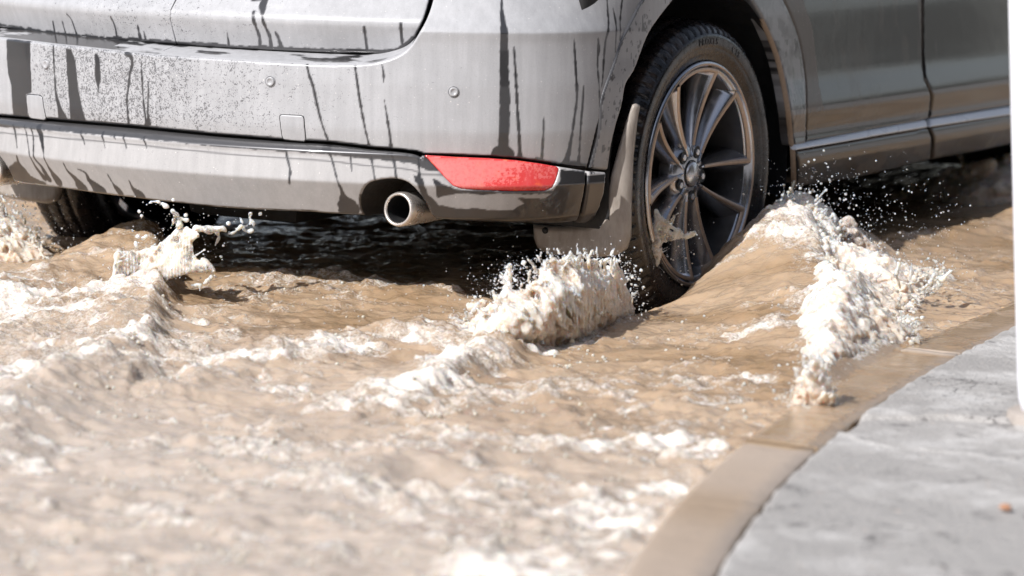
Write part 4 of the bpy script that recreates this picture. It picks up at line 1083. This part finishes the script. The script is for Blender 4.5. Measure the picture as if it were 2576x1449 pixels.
# ------------------------------------------------------------------ splashes
def ico(sub):
    bm = bmesh.new(); bmesh.ops.create_icosphere(bm, subdivisions=sub, radius=1.0)
    V = np.array([v.co[:] for v in bm.verts]); F = np.array([[v.index for v in f.verts] for f in bm.faces]); bm.free(); return V, F
ICO = {1: ico(1), 2: ico(2)}
def balls_mesh(S, sub=1, squash=None):
    V0, F0 = ICO[sub]; S = np.asarray(S, float); n = len(S)
    V = (S[:, None, :3] + V0[None] * S[:, None, 3:4]).reshape(-1, 3)
    F = (F0[None] + (np.arange(n) * len(V0))[:, None, None]).reshape(-1, 3); return V, F
_L3 = np.random.RandomState(5).rand(48, 48, 48).astype(np.float32)
def vn3(x, y, z):
    xi, yi, zi = [np.floor(q).astype(np.int32) for q in (x, y, z)]; fx, fy, fz = x - xi, y - yi, z - zi
    fx, fy, fz = [q * q * (3 - 2 * q) for q in (fx, fy, fz)]
    r = 0
    for a in (0, 1):
        for b_ in (0, 1):
            for c in (0, 1):
                r = r + _L3[(xi + a) % 48, (yi + b_) % 48, (zi + c) % 48] * ((fx if a else 1 - fx) * (fy if b_ else 1 - fy) * (fz if c else 1 - fz))
    return r
def voxel_obj(name, S, voxel, mat, amp=.5, freq=70, holes=.0, slabs=(), flow=None, ground=None):
    """liquid surface: threshold of a summed density of blobs, roughened by noise"""
    S = np.asarray(S, float); S = S[np.isfinite(S).all(1)]; S[:, 3] = np.maximum(S[:, 3], voxel * .62)
    pad = voxel * 4; lo = (S[:, :3] - S[:, 3:4] * 1.8).min(0) - pad; hi = (S[:, :3] + S[:, 3:4] * 1.8).max(0) + pad
    n = np.ceil((hi - lo) / voxel).astype(int) + 1
    f = np.zeros(n, np.float32)
    for x, y, z, r in S:
        R = 1.75 * r; c = (np.array([x, y, z]) - lo) / voxel; w_ = R / voxel
        a = np.maximum(np.floor(c - w_).astype(int), 0); b_ = np.minimum(np.ceil(c + w_).astype(int) + 1, n)
        gx = (np.arange(a[0], b_[0]) - c[0])[:, None, None]; gy = (np.arange(a[1], b_[1]) - c[1])[None, :, None]; gz = (np.arange(a[2], b_[2]) - c[2])[None, None, :]
        q = 1 - (gx * gx + gy * gy + gz * gz) / (w_ * w_)
        f[a[0]:b_[0], a[1]:b_[1], a[2]:b_[2]] += np.where(q > 0, q * q, 0).astype(np.float32)
    f = np.minimum(f, 2.2)
    if ground:
        uz, H = ground; I, J = np.meshgrid(np.arange(n[0]), np.arange(n[1]), indexing='ij'); xx = lo[0] + I * voxel; yy = lo[1] + J * voxel
        sd2 = poly_sd(np.stack([xx.ravel(), yy.ravel()], 1), uz)[0].reshape(xx.shape)
        ii = np.clip(np.searchsorted(WXS, xx), 0, len(WXS) - 1); jj = np.clip(np.searchsorted(WYS, yy), 0, len(WYS) - 1); zw = WZ[ii, jj]
        hh = H * (.25 + 1.1 * fbm(xx * 9, yy * 9, 170, 3)) * np.clip(.3 + sd2 / .12, 0, 1)
        zz = (lo[2] + np.arange(n[2]) * voxel)[None, None, :]
        e1 = np.clip(.45 + sd2 / .07, 0, 1.2)[:, :, None]; e2 = np.clip(((zw + hh)[:, :, None] - zz) / .020 + .45, 0, 1.2)
        f = np.maximum(f, (e1 * e2 * (sd2 > -.04)[:, :, None]).astype(np.float32))
    for poly, P0, thick, soft, dfun in slabs:      # a body of churned water filling an outline, with its own depth
        P = np.asarray(poly, float); a0, a1 = P.min(0) - 12, P.max(0) + 12; st = 2.0
        qx = np.arange(a0[0], a1[0], st); qy = np.arange(a0[1], a1[1], st); Q = np.stack(np.meshgrid(qx, qy, indexing='ij'), -1).reshape(-1, 2)
        SD = poly_sd(Q, P)[0].reshape(len(qx), len(qy)); DF = np.array([[dfun(x_, y_) if dfun else 0.0 for y_ in qy[::4]] for x_ in qx[::4]])
        I, J, K_ = np.meshgrid(*[np.arange(m_) for m_ in n], indexing='ij'); W3 = np.stack([lo[0] + I * voxel, lo[1] + J * voxel, lo[2] + K_ * voxel], -1).reshape(-1, 3)
        pq = proj(W3); ii = np.clip(((pq[:, 0] - a0[0]) / st).astype(int), 0, len(qx) - 1); jj = np.clip(((pq[:, 1] - a0[1]) / st).astype(int), 0, len(qy) - 1)
        sdv = SD[ii, jj]; dv = (W3 - np.asarray(P0)) @ DH - DF[np.minimum(ii // 4, DF.shape[0] - 1), np.minimum(jj // 4, DF.shape[1] - 1)]
        T = thick * (.25 + .75 * np.clip(sdv / 75.0, 0, 1))
        body_ = np.clip(sdv / soft, -1, 1.3) * np.clip(1.25 - np.abs(dv) / T, -1, 1)
        body_ = np.where((sdv < 0) | (np.abs(dv) > 1.25 * T), 0, body_)
        f = np.maximum(f, (body_ * .95).reshape(n).astype(np.float32))
    g = np.where(f > .02); X = lo[0] + g[0] * voxel; Y = lo[1] + g[1] * voxel; Z = lo[2] + g[2] * voxel
    if flow is not None:
        fl_ = np.asarray(flow, float); fl_ /= np.linalg.norm(fl_); wq = .02 * (vn3(X * 14, Y * 14, Z * 14) - .5)
        dt = X * fl_[0] + Y * fl_[1] + Z * fl_[2]; X = X - .62 * dt * fl_[0] + wq; Y = Y - .62 * dt * fl_[1]; Z = Z - .62 * dt * fl_[2] + wq
    nz = 1 - np.abs(vn3(X * freq, Y * freq, Z * freq) * 2 - 1); nz2 = vn3(X * freq * 2.3 + 7, Y * freq * 2.3, Z * freq * 2.3); nz3 = vn3(X * freq * .4 + 5, Y * freq * .4, Z * freq * .4)
    v = f[g]; v = v + amp * ((nz - .55) + .7 * (nz2 - .5) + .9 * (nz3 - .5)) * np.clip(v * 1.6, 0, 1)
    if holes: v = v - holes * sstep(.62, .74, vn3(X * freq * .55 + 3, Y * freq * .55, Z * freq * .55)) * 1.6
    f[g] = v
    import openvdb
    gr = openvdb.FloatGrid(0.0); gr.copyFromArray(f); V, Fq = gr.convertToPolygons(isovalue=.45)[0::2][:2] if False else (lambda t: (t[0], t[-1]))(gr.convertToPolygons(isovalue=.45))
    V = np.asarray(V, float) * voxel + lo; Fq = np.asarray(Fq).astype(np.int64)
    # one continuous body: drop crumbs that are only a few faces
    return add_mesh(name, V, Fq, mat, None, True)
def px_m(P0): return ((np.asarray(P0) - CAMP) @ CD) / FPX     # metres per picture unit at that depth
def fill_poly(poly, P0, n, r0, r1, depth, dfun=None, power=1.6, edge=.8):
    P = np.asarray(poly, float); lo, hi = P.min(0), P.max(0); out = []; k = px_m(P0)
    while len(out) < n:
        q = lo + (hi - lo) * rng.rand(400, 2); sd, _ = poly_sd(q, P); q = q[sd > 1]; sd = sd[sd > 1]
        for (x, y), s in zip(q, sd):
            if len(out) >= n: break
            r = min(r0 + (r1 - r0) * rng.rand() ** power, max(s * edge, r0 * .7))
            dd = (rng.rand() - .5) * 2 * depth * min(1, s / 25 + .1) + (dfun(x, y) if dfun else 0)
            out.append((*on_plane(x, y, P0, dd), r * k))
    return out
def strands(poly, P0, n, r0, r1, depth, ang=lambda x, y: 0.0, length=(14, 50), spread=.7, dfun=None):
    """short curved threads of water following the flow"""
    P = np.asarray(poly, float); lo, hi = P.min(0), P.max(0); out = []; k = px_m(P0); cnt = 0
    while cnt < n:
        q = lo + (hi - lo) * rng.rand(300, 2); sd, _ = poly_sd(q, P); q = q[sd > 0]
        for (x, y) in q:
            if cnt >= n: break
            cnt += 1; th = ang(x, y) + rng.randn() * spread; cv_ = rng.randn() * .03; L = length[0] + (length[1] - length[0]) * rng.rand() ** 2
            r = r0 + (r1 - r0) * rng.rand() ** 1.6; d = (rng.rand() - .5) * 2 * depth + (dfun(x, y) if dfun else 0); dv = rng.randn() * .0012
            m = int(L / max(1.6, r * .8)); cx_, cy_ = x, y
            for i in range(m):
                st = L / m; cx_ += math.cos(th) * st; cy_ -= math.sin(th) * st; th += cv_; d += dv
                rr = r * (1 - .65 * i / m)
                if i % 3 == 0 and not poly_in(cx_, cy_, P): rr *= .7
                out.append((*on_plane(cx_, cy_, P0, d), max(rr, 1.3) * k))
            if rng.rand() < .3: out.append((*on_plane(cx_, cy_, P0, d), (r * .8 + .8) * k))
    return out
def poly_in(x, y, P):
    c = False; n = len(P)
    for i in range(n):
        a = P[i]; b_ = P[(i + 1) % n]
        if (a[1] > y) != (b_[1] > y) and x < (b_[0] - a[0]) * (y - a[1]) / (b_[1] - a[1]) + a[0]: c = not c
    return c
def tendril(pts, P0, dd=0.0, step=.45, jit=.12, wd=1.0):
    P = interp_curve(np.asarray(pts, float) * [1, 1, wd], 6); k = px_m(P0); out = []; ph_ = rng.rand() * 50; run = 0.0
    for i in range(len(P) - 1):
        a, b = P[i], P[i + 1]; L = np.linalg.norm((b - a)[:2]); n = max(1, int(L / (max(a[2], 1.2) * step)))
        for j in range(n):
            c = a + (b - a) * j / n; r = c[2] * (1 + jit * (rng.rand() - .5) * 2); run += L / n
            if wd < 1:
                q_ = float(vn(np.array([ph_ + run / 7.0]), np.array([3.3]), 190)[0]); r *= .35 + 1.5 * q_
                if q_ < .16: continue
                c = c + [rng.randn() * .8, rng.randn() * .8, 0]
            d = dd[0] + (dd[1] - dd[0]) * (i / len(P)) if isinstance(dd, tuple) else dd
            out.append((*on_plane(c[0], c[1], P0, d), max(r, .8) * k))
    return out
def drops(pts, P0, dd=0.0):
    k = px_m(P0); return [(*on_plane(x, y, P0, dd + (rng.rand() - .5) * .04), r * k) for x, y, r in pts]
def rim_drops(poly, P0, n, r0, r1, out_px, depth=.03):
    P = np.asarray(poly, float); k = px_m(P0); out = []
    for _ in range(n):
        i = rng.randint(len(P)); t = rng.rand(); q = P[i] * (1 - t) + P[(i + 1) % len(P)] * t + rng.randn(2) * out_px
        out.append((*on_plane(q[0], q[1], P0, (rng.rand() - .5) * depth * 2), (r0 + (r1 - r0) * rng.rand() ** 2.5) * k))
    return out

# left crown splash
C0 = (.10, -1.04, .1)
body = [(287,642),(292,628),(345,622),(395,612),(428,582),(448,562),(470,568),(500,578),(505,592),(488,612),(492,640),(510,655),(540,668),(546,686),(520,690),(480,690),(430,705),(407,722),(408,745),(392,760),(376,772),(345,755),(300,742),(240,728),(262,706),(276,690),(272,668),(284,655)]
S = fill_poly(body, C0, 60, 3, 8, .015, lambda x, y: .05 * math.sin((x - 280) / 60.0)) + strands(body, C0, 14, 2, 4.5, .02, lambda x, y: .7, (16, 46), .6, lambda x, y: .05 * math.sin((x - 280) / 60.0))
body2 = [(345,735),(408,728),(407,755),(388,788),(373,812),(350,785),(300,742)]
S += tendril([(452,566,8),(446,545,6),(430,527,7),(418,519,5),(402,509,3.4),(385,507,3),(368,515,4)], C0, wd=.56, jit=.32)
S += tendril([(446,548,4),(462,552,4),(474,556,5)], C0, wd=.56, jit=.32) + tendril([(440,548,5),(436,560,3),(434,566,3)], C0, wd=.56, jit=.32)
S += tendril([(490,574,8),(530,578,8),(558,575,8),(575,587,4),(590,584,3),(602,574,4),(610,564,4),(603,545,4.5)], C0, (0, .05), wd=.56, jit=.32)
S += tendril([(608,572,4),(625,566,3),(636,556,3),(638,572,4),(630,583,4),(612,577,4)], C0, .05, wd=.56, jit=.32) + tendril([(634,558,3),(628,548,3),(632,537,4.5)], C0, .05, wd=.56, jit=.32)
S += tendril([(545,582,7),(550,596,5),(546,608,4),(540,618,3)], C0, .03, wd=.56, jit=.32)
S += tendril([(510,652,7),(530,672,8),(536,690,6),(522,706,5),(506,715,5),(480,718,2.5)], C0, -.03, wd=.56, jit=.32) + tendril([(506,714,4),(503,724,3),(503,733,4)], C0, -.03, wd=.56, jit=.32)
S += tendril([(345,622,6),(342,614,4),(340,610,5)], C0, wd=.56, jit=.32) + tendril([(296,640,7),(292,660,4),(290,680,3)], C0, wd=.56, jit=.32)
S += drops([(350,532,5),(356,543,4.5),(357,550,7),(333,580,5),(347,595,6),(360,600,6),(368,594,5),(655,538,5),(575,562,5.5),(436,503,5),(467,541,5.5),(525,542,3),(404,585,3),(504,700,3),(562,618,3.5),(556,645,4),(630,575,3),(643,573,3),(651,560,2)], C0)
o = voxel_obj('water_splash', S, .0025, M_CLEAR, amp=.50, freq=75, holes=.25, flow=RH * .6 + np.array([0, 0, .8]), slabs=[(body, C0, .034, 11, lambda x, y: .05 * math.sin((x - 280) / 60.0)), (body2, C0, .05, 10, None)]); tag(o, 'creamy crown of splashing water with thin curling tendrils left of the exhaust pipe', 'splash')
# splash behind the right wheel, under the mud flap
B0 = (.93, -.80, .1)
def base_depth(P0, xs_, ys_):
    ds = [(on_z(x, y, .115) - np.asarray(P0)) @ DH for x, y in zip(xs_, ys_)]
    return lambda x, y: float(np.interp(x, xs_, ds)) + .06
BD = base_depth(B0, [1060, 1200, 1330, 1450, 1560, 1620], [850, 868, 868, 845, 800, 775])
polyB = [(1150,812),(1185,778),(1214,752),(1232,722),(1256,714),(1268,692),(1279,676),(1289,692),(1299,716),(1318,716),(1330,696),(1345,690),(1356,665),(1380,650),(1420,655),(1470,648),(1520,655),(1555,650),(1580,672),(1592,700),(1606,745),(1612,800),(1600,838),(1500,880),(1400,900),(1280,915),(1150,905),(1050,880),(1085,835)]
polyB2 = [(1345,705),(1350,640),(1400,636),(1470,640),(1558,638),(1566,665),(1500,690),(1420,700)]
S = fill_poly(polyB, B0, 120, 3, 8, .08, BD) + strands(polyB, B0, 190, 2, 5, .06, lambda x, y: 2.2 - (x - 1100) / 420, (14, 44), .8, BD)
S += tendril([(1276,706,9),(1278,690,7),(1280,678,4),(1281,668,6)], B0) + drops([(1282,667,7),(1318,660,7),(1324,672,4),(1311,674,3),(1178,770,7),(1185,772,8),(1196,748,5),(1330,690,6)], B0)
S += rim_drops(polyB[:22], B0, 420, 1.2, 4.5, 13) + strands(polyB2, B0, 60, 1.6, 3.5, .04, lambda x, y: 1.4, (14, 44), .5, BD) + tendril([(1185,772,8),(1200,772,7),(1215,762,9)], B0)
o = voxel_obj('water_splash', S, .0034, M_SPLASH, amp=1.15, freq=72, holes=.35, flow=RH * -.5 + np.array([0, 0, .85]), slabs=[(polyB, B0, .10, 52, BD), (polyB2, B0, .03, 26, BD)]); tag(o, 'big white foaming splash under the mud flap behind the right rear wheel', 'splash')
# wave head in front of the wheel
A0 = (1.10, .19, .2)
polyA = [(1925,600),(1938,550),(1958,505),(1980,482),(2008,468),(2040,476),(2058,500),(2078,530),(2100,545),(2114,580),(2116,640),(2090,680),(2040,700),(1960,660)]
S = fill_poly(polyA, A0, 60, 5, 11, .07, lambda x, y: (y - 600) * -.0015) + strands(polyA, A0, 60, 2, 5, .05, lambda x, y: 1.2, (16, 50), .7, lambda x, y: (y - 600) * -.0015)
S += rim_drops(polyA[2:11], A0, 70, 2, 6, 7)
S += drops([(2082,450,6),(2088,455,4),(2078,447,3),(2066,462,4),(2098,548,5),(2113,500,3),(2128,488,3.5)], A0)
o = voxel_obj('water_splash', S, .0036, M_SPLASH, amp=1.0, freq=62, flow=RH * .3 + np.array([0, 0, 1.0]), slabs=[(polyA, A0, .10, 30, lambda x, y: (y - 600) * -.0015)]); tag(o, 'tall cream coloured wave head rising in front of the right rear wheel', 'splash')
# spray of the front wheels seen dark under the car
G0 = (.62, 2.0, .1)
polyG = [(2120,640),(2160,560),(2230,500),(2300,455),(2400,420),(2470,395),(2560,375),(2700,360),(2750,650)]
S = fill_poly(polyG, G0, 620, 6, 22, .16) + strands(polyG, G0, 200, 2, 6, .16, lambda x, y: .8, (20, 60), .6)
o = voxel_obj('water_splash', S, .0100, M_SPLASH, amp=.8, freq=22, slabs=[(polyG, G0, .22, 20, None)]); tag(o, 'dim brown heap of spray in the shade under the car beside the post', 'splash')
# darker lobe behind it
A1 = (1.2, .45, .15)
S = fill_poly([(2108,590),(2112,560),(2130,548),(2150,560),(2170,590),(2200,610),(2225,640),(2245,665),(2200,675),(2130,668),(2112,640)], A1, 200, 5, 13, .03)
S += tendril([(2115,560,5),(2135,550,6),(2147,562,5),(2150,580,4),(2170,595,4),(2195,615,4)], A1) + rim_drops([(2120,548),(2150,560),(2190,600),(2240,650)], A1, 30, 2, 5, 4)
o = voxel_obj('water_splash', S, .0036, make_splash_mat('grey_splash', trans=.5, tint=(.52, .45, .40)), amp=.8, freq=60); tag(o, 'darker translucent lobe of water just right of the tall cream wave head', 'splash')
# foaming breaking edge of the bow wave
def ground_balls(poly, n, r0, r1, zmax, soft=.04, seed=0, lift=0.0):
    uz = np.array(pxz(dens(poly, 40))); lo, hi = uz.min(0), uz.max(0); out = []
    while len(out) < n:
        q = lo + (hi - lo) * rng.rand(600, 2); sd, _ = poly_sd(q, uz); ok = sd > .002; q = q[ok]; sd = sd[ok]
        for (x, y), s in zip(q, sd):
            if len(out) >= n: break
            hb = float(fbm(np.array([x * 9.0]), np.array([y * 9.0]), 140 + seed, 3)[0])
            f = min(1, s / soft); r = r0 + (r1 - r0) * rng.rand() ** 2
            out.append((x, y, wz(x, y) + lift + zmax * f * max(0, hb - .25) * 1.6 * rng.rand() - r * .3, r))
    return out
F0 = [(2045,700),(2120,690),(2240,700),(2330,695),(2375,695),(2350,725),(2270,770),(2245,800),(2280,830),(2310,850),(2220,885),(2130,925),(2080,950),(2030,920),(2010,870),(2050,800),(2070,740)]
S = ground_balls(F0, 300, .003, .008, .060, .07) + [t for q in range(1) for t in strands(F0[:9] + [(2200,860),(2080,920),(2030,880)], (1.45, -.2, .12), 130, 2, 4.5, .10, lambda x, y: .5, (14, 46), 1.0, lambda x, y: (y - 800) * -.0030)]
k_ = px_m((1.5, -.2, .1))
for _ in range(420):
    i = rng.rand(); e_ = np.array([(2240,690),(2300,700),(2375,693),(2345,735),(2262,790),(2310,850),(2290,870)]); j = int(i * (len(e_) - 1)); q = e_[j] + (e_[j + 1] - e_[j]) * (i * (len(e_) - 1) - j) + rng.randn(2) * [9, 5]
    c = on_z(q[0], q[1], .12); c[2] += rng.rand() ** 2 * .05; S.append((*c, (1.5 + 4.5 * rng.rand() ** 2) * k_))
for a_, b_ in (((2370,705), (2395,680)), ((2340,712), (2352,690)), ((2300,705), (2305,682)), ((2255,690), (2262,662)), ((2300,850), (2312,822)), ((2262,800), (2270,782))):
    S += tendril([(a_[0], a_[1], 6), ((a_[0] + b_[0]) / 2, (a_[1] + b_[1]) / 2 - 2, 3.5), (b_[0], b_[1], 4.5)], (1.45, -.1, .1))
o = voxel_obj('water_splash', S, .0042, M_SPLASH, amp=1.05, freq=62, holes=.3, flow=RH * .9 + np.array([0, 0, .5]), ground=(np.array(pxz(dens(F0, 40))), .060)); tag(o, 'wide white foaming edge of the bow wave spreading towards the kerb', 'splash')
# jet against the kerb
K0 = (1.85, -1.33, .11)
polyK = [(1968,1040),(1992,990),(2006,940),(2020,908),(2040,893),(2062,900),(2078,925),(2092,960),(2105,990),(2106,1015),(2060,1045),(2000,1060)]
S = fill_poly(polyK, K0, 60, 4, 9, .03) + strands(polyK, K0, 40, 2, 4.5, .03, lambda x, y: 1.3, (12, 36), .5) + rim_drops(polyK[:9], K0, 60, 2, 6, 6)
o = voxel_obj('water_splash', S, .0038, M_SPLASH, amp=1.0, freq=70, flow=(0, 0, 1), slabs=[(polyK, K0, .05, 18, lambda x, y: .02)]); tag(o, 'small white splash leaping up against the submerged kerb', 'splash')
# froth thrown by the left wheel
D0 = (-.52, -.62, .1)
polyD = [(-110,480),(-20,492),(22,505),(60,545),(95,590),(130,625),(175,650),(205,682),(160,705),(60,720),(-40,745),(-110,745)]
S = fill_poly(polyD, D0, 150, 3, 8, .05, lambda x, y: (y - 640) * -.0010) + strands(polyD, D0, 160, 1.6, 4, .05, lambda x, y: 2.2, (14, 50), .5, lambda x, y: (y - 640) * -.0010) + rim_drops([(22,500),(60,540),(100,590),(150,620),(210,660)], D0, 140, 1.5, 4.5, 14)
o = voxel_obj('water_splash', S, .0040, M_SPLASH, amp=1.1, freq=70, holes=.35, flow=RH * -.4 + np.array([0, 0, .9]), slabs=[(polyD, D0, .08, 40, lambda x, y: (y - 640) * -.0010)]); tag(o, 'frothy white spray at the left edge under the left exhaust pipe', 'splash')
# spurts in front of the right wheel
W0 = (.985, -.16, .2)
S = tendril([(1606,430,4),(1610,445,4),(1616,470,5),(1626,500,5),(1632,525,4),(1622,548,4),(1618,565,4),(1628,585,5),(1638,602,6),(1638,624,6)], W0)
S += tendril([(1590,510,2),(1592,540,2.4),(1600,556,2.6),(1612,562,3)], W0) + tendril([(1620,472,3),(1628,466,3.5)], W0) + tendril([(1630,500,3.5),(1640,496,5)], W0)
S += tendril([(1592,576,4),(1605,572,3),(1620,578,4)], W0) + drops([(1615,425,5),(1643,335,4),(1683,520,3.5),(1612,450,4)], W0)
polyW = [(1552,648),(1568,622),(1600,608),(1622,606),(1634,590),(1642,560),(1640,530),(1652,522),(1664,546),(1690,566),(1722,584),(1740,578),(1750,590),(1738,602),(1700,604),(1672,614),(1664,640),(1656,672),(1640,672),(1612,668),(1585,672),(1562,664)]
S += fill_poly(polyW, W0, 60, 1.6, 4.5, .02) + strands(polyW, W0, 40, 1.4, 2.6, .02, lambda x, y: .9, (12, 40), .7)
S += tendril([(1650,530,4),(1658,545,6),(1680,566,7),(1705,580,6),(1722,596,5),(1742,590,5),(1747,584,4)], W0) + tendril([(1684,570,4),(1693,552,3),(1695,540,4)], W0) + tendril([(1640,600,6),(1655,625,6),(1656,655,5),(1648,664,5)], W0)
S += rim_drops([(1600,640),(1660,600),(1740,590),(1650,680),(1600,680)], W0, 130, 1.0, 3.2, 13) + rim_drops([(1606,430),(1625,500),(1620,570),(1640,640)], W0, 40, 1.0, 2.6, 8)
o = voxel_obj('water_splash', S, .0021, M_CLEAR, amp=.8, freq=120, holes=.5, slabs=[(polyW, W0, .020, 9, None)]); tag(o, 'thin glassy spurts of water flicked up against the wheel spokes', 'splash')
# low foreground crests
for poly, P0_, n_, lab in (
  ([(-60,1040),(20,1000),(90,965),(148,948),(165,915),(180,925),(196,955),(150,985),(60,1020),(-60,1080)], (.46, -1.80, .1), 170, 'low curling crest with a pointed tip at the left edge of the water'),
  ([(-30,1140),(10,1105),(40,1085),(75,1120),(120,1130),(160,1115),(150,1150),(100,1170),(60,1165),(-30,1160)], (.80, -2.25, .1), 150, 'clump of white foam lumps low at the left edge'),
  ([(48,752),(60,738),(75,750),(95,742),(110,752),(140,756),(160,742),(150,762),(90,768),(60,765)], (-.05, -1.15, .1), 90, 'tiny curl of white water left of the crown splash'),
  ([(900,875),(925,862),(940,835),(950,850),(985,862),(1060,850),(1060,880),(980,890),(900,892)], (.85, -1.15, .1), 120, 'little peaked foam crest between the two middle splashes')):
    S = fill_poly(poly, P0_, n_ // 5, 4, 9, .03) + rim_drops(poly, P0_, 12, 2, 4, 5)
    o = voxel_obj('water_splash', S, .0042, M_SPLASH, amp=.8, freq=40, slabs=[(poly, P0_, .05, 10, None)]); tag(o, lab, 'splash')
# droplets in the air
def droplets():
    S = []
    def cloud(cx, cy, sx, sy, n, P0, r0=.8, r1=2.6, spread=.25):
        k = px_m(P0)
        for _ in range(n):
            x = cx + rng.randn() * sx; y = cy + rng.randn() * sy
            c = on_plane(x, y, P0, (rng.rand() - .5) * 2 * spread)
            if c[2] < .13: continue
            S.append((*c, (r0 + (r1 - r0) * rng.rand() ** 4) * k))
    cloud(2110, 540, 110, 75, 420, (1.25, .35, .1), .9, 3.4)
    cloud(2280, 600, 110, 70, 240, (1.3, .4, .1), .9, 2.8)
    cloud(2060, 450, 60, 40, 70, (1.12, .35, .1), .9, 3.6, .1)
    cloud(2330, 680, 70, 30, 160, (1.5, -.05, .1), 1, 3, .1)
    cloud(1690, 640, 50, 70, 150, (1.0, -.15, .1), .8, 3, .05)
    cloud(480, 600, 110, 60, 200, C0, .7, 2.2, .15)
    cloud(110, 590, 80, 60, 220, D0, .8, 3, .1)
    cloud(1250, 690, 80, 40, 120, (.8, -.65, .1), .7, 2.2, .15)
    cloud(1440, 740, 110, 70, 120, (.95, -.95, .1), .8, 2.8, .06)
    cloud(2050, 900, 50, 40, 60, K0, .9, 3.2, .06)
    V, F = balls_mesh(S, 1)
    o = add_mesh('water_droplets', V, F, M_SPLASH); o['kind'] = 'stuff'
    o['label'] = 'fine droplets of water flying around the wheels'
def spray():
    # fine spray around the big splash behind the wheel and the bow wave
    S = []
    for poly, P0, n_, sp in ((polyB, B0, 700, 16), (polyA, A0, 260, 14), (polyK, K0, 160, 12), (polyD, D0, 350, 18), (body, C0, 200, 16)):
        k = px_m(P0); P = np.asarray(poly, float)
        for _ in range(n_):
            i = rng.randint(len(P)); t = rng.rand(); q = P[i] * (1 - t) + P[(i + 1) % len(P)] * t + rng.randn(2) * sp * (1 + rng.rand())
            c = on_plane(q[0], q[1], P0, (rng.rand() - .5) * .12 + (BD(q[0], 0) if poly is polyB else 0))
            if c[2] > .125: S.append((*c, (.6 + 1.9 * rng.rand() ** 3) * k))
    V, F = balls_mesh(S, 1); o = add_mesh('fine_spray', V, F, M_SPLASH); o['kind'] = 'stuff'; o['label'] = 'fine spray hanging round the splashes'
spray()
droplets()
for o in list(COL.objects):
    if o.name.startswith('water_splash'): o['group'] = 'splashes thrown up by the car'

def beads():  # glossy beads added on the water surface so the sun glints there
    S = []
    while len(S) < 2600:
        a_, b_ = rng.rand() * 2576, 700 + rng.rand() ** .8 * 760
        c = on_z(a_, b_, .11)
        if c[0] > kerb_outer(c[1]) - .03 or c[1] > -.5 or abs(c[0]) > 3: continue
        if vn(np.array([c[0] * 9]), np.array([c[1] * 9]), 150)[0] < .5: continue
        r = .0012 + .0030 * rng.rand() ** 4
        S.append((c[0], c[1], wz(c[0], c[1]) + r * .2, r))
    V, F = balls_mesh(S, 2); o = add_mesh('glint_beads', V, F, M_SPLASH); o['kind'] = 'stuff'; o['label'] = 'tiny glossy beads added on the brown water to catch sun glints'
beads()

# ------------------------------------------------------------------ surroundings mirrored in the paint and the water
def treeline(x0, y0, x1, y1, h, n, seed):
    rs = np.random.RandomState(seed); V = []; F = []
    L = math.hypot(x1 - x0, y1 - y0); ux, uy = (x1 - x0) / L, (y1 - y0) / L
    for i in range(n):
        t = rs.rand(); c = np.array([x0 + (x1 - x0) * t, y0 + (y1 - y0) * t, 0]) + [-uy * rs.randn() * 3, ux * rs.randn() * 3, 0]
        H = h * (.55 + .6 * rs.rand()); w = H * (.16 + .12 * rs.rand())
        for k in range(110):
            zz = H * (.08 + .92 * rs.rand()); rr = w * (1.05 - zz / H) ** .7 + .15
            p = c + [rs.randn() * rr * .55, rs.randn() * rr * .55, zz]; s = .45 + .55 * rs.rand()
            b0 = len(V); d1 = rs.randn(3) * s; d2 = rs.randn(3) * s
            V += [p, p + d1, p + d1 * .5 + d2, p + d2]; F.append((b0, b0 + 1, b0 + 2, b0 + 3))
        b0 = len(V); V += [c + [-.12, 0, 0], c + [.12, 0, 0], c + [.03, 0, H], c + [-.03, 0, H]]; F.append((b0, b0 + 1, b0 + 2, b0 + 3))
    return np.array(V), F
tm = mat_simple('distant_foliage', (.045, .045, .035), .9, nscale=1)
TV = []; TF = []
for args in ((13, -30, 34, 44, 13, 150, 1), (-40, -48, 30, -40, 7, 60, 2), (-34, -30, -30, 60, 7, 40, 3), (-30, 70, 50, 70, 8, 40, 4)):
    V, F = treeline(*args); off = len(TV) and sum(len(v) for v in TV); TF += [tuple(i + off for i in f) for f in F]; TV.append(V)
o = add_mesh('far_wood', np.concatenate(TV), TF, tm, None, False); o['kind'] = 'stuff'; o['label'] = 'dark line of far trees mirrored in the car paint'
